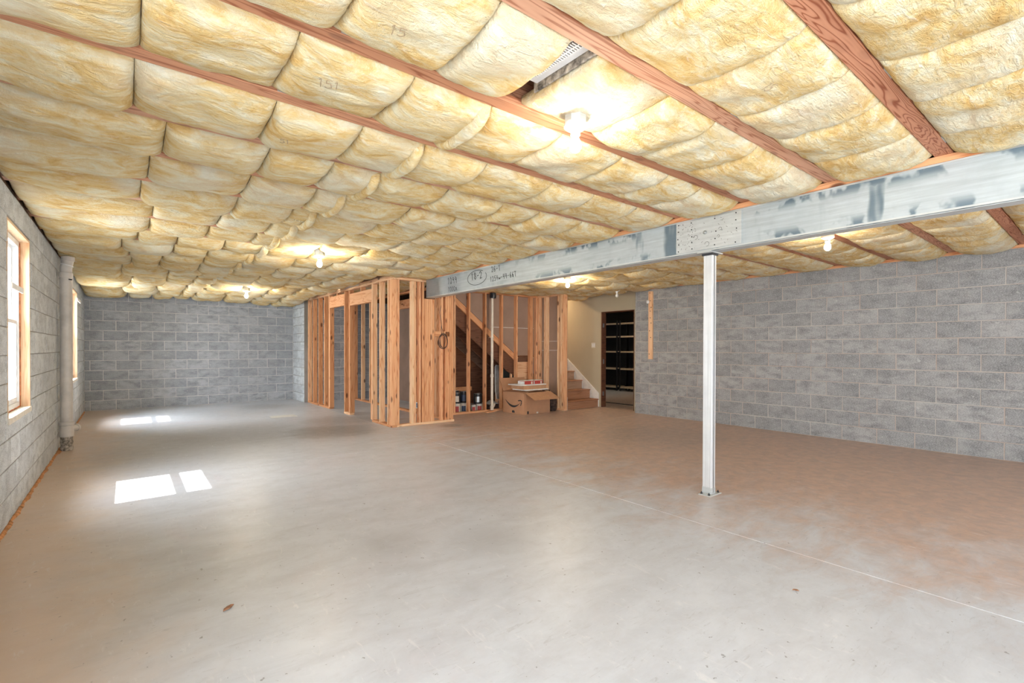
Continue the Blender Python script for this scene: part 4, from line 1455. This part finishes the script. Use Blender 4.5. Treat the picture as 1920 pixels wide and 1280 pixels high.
# ironing board folded and leaning, silver cover
ib = thing('folded_ironing_board', 'folded silver ironing board leaning behind the studs, point down', 'ironing board', (6.36, 8.50, 0.18))
prof = [(-0.03, 0.0), (0.03, 0.0), (0.075, 0.16), (0.085, 0.5), (0.085, 0.70), (0.06, 0.74), (-0.06, 0.74), (-0.085, 0.70), (-0.085, 0.5), (-0.075, 0.16)]
q = prism('board', prof, 1, -0.02, 0.012, M_SILVER, ib)
q = prism('cover_edge', [(a * 1.04, c * 1.01 - 0.004) for a, c in prof], 1, -0.008, 0.004, M_LABEL, ib)
tube('leg_frame', [(-0.05, 0.03, 0.1), (0.05, 0.035, 0.65)], 0.008, M_DARKMET, ib)
tube('leg_frame', [(0.05, 0.035, 0.1), (-0.05, 0.03, 0.65)], 0.008, M_DARKMET, ib)
ib.rotation_euler = (math.radians(-6), math.radians(5), 0)

tv = thing('framed_panel', 'dark green-grey framed panel standing under the stair landing', 'panel', (6.78, 8.62, 0.50))
link('panel_sheet', box_mesh(0.40, 0.03, 0.44, M_GREEN, 0.002), tv, (0, 0, 0.24))
link('panel_frame', box_mesh(0.44, 0.02, 0.03, M_CHROME, 0.002), tv, (0, -0.012, 0.475))
link('panel_frame', box_mesh(0.03, 0.02, 0.50, M_DARKMET, 0.002), tv, (-0.215, -0.012, 0.24))
link('panel_frame', box_mesh(0.03, 0.02, 0.50, M_DARKMET, 0.002), tv, (0.215, -0.012, 0.24))
link('panel_foot', box_mesh(0.40, 0.05, 0.03, M_LABEL, 0.002), tv, (0, -0.02, 0.005))
o = bx('storage_tub', (6.50, 8.5, 0.0), (7.0, 8.8, 0.465), M_CARD, None, 0.008)
tag(o, 'plain cardboard carton under the landing holding up the dark panel', 'box')
o = bx('carton', (6.62, 8.17, 0.0), (6.98, 8.42, 0.56), M_CARD, None, 0.005)
tag(o, 'tall plain cardboard carton between the box stack and corner studs', 'box')
o = bx('toner_box', (6.68, 8.20, 0.562), (6.90, 8.38, 0.66), M_BLACK, None, 0.005)
tag(o, 'small black box on the tall plain carton', 'box')
o = thing('woven_bag', 'dark woven bag squeezed between cardboard box and stair wall', 'bag', (6.86, 7.46, 0))
vs_, fs = [], []
for j, (z, s) in enumerate(((0, .9), (0.05, 1.0), (0.18, 1.02), (0.30, 0.95), (0.36, 0.8))):
    for i in range(16):
        a = 2 * PI * i / 16
        r1, r2 = 0.11 * s, 0.25 * s
        e = 0.6
        cx_ = math.copysign(abs(math.cos(a)) ** e, math.cos(a))
        sy_ = math.copysign(abs(math.sin(a)) ** e, math.sin(a))
        vs_.append((r1 * cx_, r2 * sy_, z + 0.01 * noise.noise(Vector((a, z * 9, 1)))))
for j in range(4):
    for i in range(16):
        i2 = (i + 1) % 16
        fs.append([j * 16 + i, j * 16 + i2, (j + 1) * 16 + i2, (j + 1) * 16 + i])
fs += [list(range(16)), [64 + i for i in range(16)]]
mesh_obj('bag_body', vs_, fs, M_BAG, o, (0, 0, 0), True)
tube('bag_handle', [(0, -0.1, 0.35), (0, -0.08, 0.42), (0, 0.08, 0.42), (0, 0.1, 0.35)], 0.008, M_BAG, o)

# big cardboard box with the curved arrow mark
BXx, BXy, BW, BD, BH = 5.98, 7.145, 0.70, 0.64, 0.415
cb = thing('cardboard_box', 'large open cardboard box with black curved arrow logo beside the stairs', 'box', (BXx, BXy, 0), (0, 0, math.radians(2)))
th = 0.005
link('bottom_panel', box_mesh(BW, BD, th, M_CARD, 0), cb, (BW / 2, BD / 2, th / 2))
link('front_panel', box_mesh(BW, th, BH, M_CARD, 0), cb, (BW / 2, th / 2, BH / 2))
link('rear_panel', box_mesh(BW, th, BH, M_CARD, 0), cb, (BW / 2, BD - th / 2, BH / 2))
link('logo_panel', box_mesh(th, BD, BH, M_CARD, 0), cb, (th / 2, BD / 2, BH / 2))
link('side_panel', box_mesh(th, BD, BH, M_CARD, 0), cb, (BW - th / 2, BD / 2, BH / 2))
f = link('front_flap', box_mesh(BW * 0.98, 0.30, th, M_CARDIN, 0), cb, (BW / 2 + 0.02, -0.135, BH - 0.055))
f.rotation_euler = (math.radians(24), 0, 0)
f = link('rear_flap', box_mesh(BW * 0.98, 0.30, th, M_CARD, 0), cb, (BW / 2, BD + 0.06, BH + 0.125))
f.rotation_euler = (math.radians(62), 0, 0)
f = link('logo_side_flap', box_mesh(0.28, BD * 0.95, th, M_CARD, 0), cb, (0.135, BD / 2 + 0.02, BH + 0.02))
f.rotation_euler = (0, math.radians(-6), 0)
# the curved arrow: a tapered arc under a short hooked head, on the logo panel (faces the window wall)
arc = []
N = 22
up_, lo_ = [], []
for i in range(N + 1):
    s = i / N
    u = 0.56 - 0.46 * s
    mid = 0.235 - 0.105 * (1 - (2 * s - 1) ** 2) + 0.0 - 0.012 * (1 - s) + 0.035 * (1 - s)
    tk = 0.003 + 0.018 * math.sin(PI * min(1, s * 1.1)) ** 0.8
    up_.append((u, mid + tk))
    lo_.append((u, mid - tk))
poly = up_ + lo_[::-1]
prism('logo_smile', poly, 0, -0.0015, 0.0, M_INK, cb)
ribbon('logo_arrowhead', [[(0.17, 0.262), (0.11, 0.272), (0.075, 0.262), (0.078, 0.22), (0.10, 0.175)]], 0.02, lambda u, v, t: (-0.0003 - t, u, v), M_INK, cb)
prism('printed_mark', [(0.28, 0.015), (0.36, 0.015), (0.36, 0.05), (0.34, 0.062), (0.30, 0.062), (0.28, 0.05)], 0, -0.0012, 0, M_INK, cb)
prism('printed_mark', [(0.08, 0.01), (0.12, 0.01), (0.12, 0.065), (0.08, 0.065)], 1, -0.0012, 0, M_INK, cb)
tp = link('packing_tape', box_mesh(0.05, 0.001, 0.03, M_LABEL, 0), cb, (BW / 2, -0.0006, 0.02))

# things piled on the box
o = link('foam_sheet', box_mesh(0.62, 0.40, 0.022, M_WHITE, 0.003), None, (6.36, 7.40, 0.468), (0, 0, 0.04))
tag(o, 'white foam sheet lying directly on the open cardboard box', 'foam sheet')
tr_ = thing('cardboard_tray', 'shallow brown cardboard tray between two white sheets on the box', 'tray', (6.33, 7.42, 0.48), (0, 0, 0.03))
link('tray_base', box_mesh(0.60, 0.38, 0.006, M_CARDIN, 0), tr_, (0, 0, 0.004))
for (nm, sx_, sy_, px_, py_) in (('tray_side', 0.60, 0.006, 0, -0.187), ('tray_side', 0.60, 0.006, 0, 0.187), ('tray_side', 0.006, 0.37, -0.297, 0), ('tray_side', 0.006, 0.37, 0.297, 0)):
    link(nm, box_mesh(sx_, sy_, 0.068, M_CARDIN, 0), tr_, (px_, py_, 0.038))
o = link('foam_sheet', box_mesh(0.66, 0.42, 0.02, M_WHITE, 0.003), None, (6.29, 7.42, 0.565), (0, 0, 0.02))
tag(o, 'white foam sheet under the red and white packages, above the tray', 'foam sheet')
for i, (x, y, w_, lab_) in enumerate(((6.20, 7.36, 0.24, 'left red and white package on the upper foam sheet'), (6.46, 7.37, 0.22, 'right red and white package on the upper foam sheet'))):
    pk = thing('red_package', lab_, 'package', (x, y, 0.576), group='red packages on the box pile')
    link('carton', box_mesh(w_, 0.20, 0.065, M_RED, 0.003), pk, (0, 0, 0.0325))
    link('white_band', box_mesh(w_ * 0.16, 0.203, 0.05, M_LABEL, 0), pk, (w_ * 0.3, 0, 0.028))
    link('top_label', box_mesh(w_ * 0.95, 0.19, 0.012, M_LABEL, 0.002), pk, (0, 0, 0.072))
    link('wrapper_end', box_mesh(w_ * 0.06, 0.20, 0.06, M_TAG, 0.002), pk, (-w_ * 0.48, 0, 0.03))

# loose offcut of wood against the bottom plate
o = link('wood_offcut', box_mesh(0.30, 0.085, 0.02, M_WX, 0.003), None, (5.72, 7.90, 0.012), (0, 0, 0.25))
tag(o, 'short pale wood offcut lying on the floor left of the box', 'wood scrap')


# ------------------------------------------------------------------ litter on the floor
def leaf(name, x, y, s, rot, label, cat):
    vs_, fs = [], []
    out = [(0, -1), (0.35, -0.55), (0.42, 0.1), (0.2, 0.7), (0, 1), (-0.25, 0.65), (-0.4, 0.05), (-0.3, -0.6)]
    for z in (0.004, 0.0):
        vs_ += [(a * s, b_ * s, z + 0.010 * abs(a) + 0.004 * (b_ > 0.3)) for a, b_ in out]
    n_ = len(out)
    fs = [list(range(n_)), list(range(n_, 2 * n_))] + [[i, (i + 1) % n_, n_ + (i + 1) % n_, n_ + i] for i in range(n_)]
    o_ = mesh_obj(name, vs_, fs, M_LEAF, None, (x, y, 0.001))
    o_.rotation_euler = (0, 0, rot)
    return tag(o_, label, cat)


leaf('dry_leaf', 0.385, 2.71, 0.030, -1.0, 'small curled dry leaf on the floor in the left foreground', 'leaf')
leaf('wood_chip', 2.76, 1.06, 0.018, 0.9, 'tiny brown wood chip on the floor at right foreground', 'wood chip')
o = bx('pale_patch', (2.06, 9.60, 0.0), (2.50, 9.90, 0.004), M_PALE, None, 0.001)  # thin pale rectangle set on the floor
tag(o, 'pale rectangular patch on the floor near the partition doors', 'sheet')
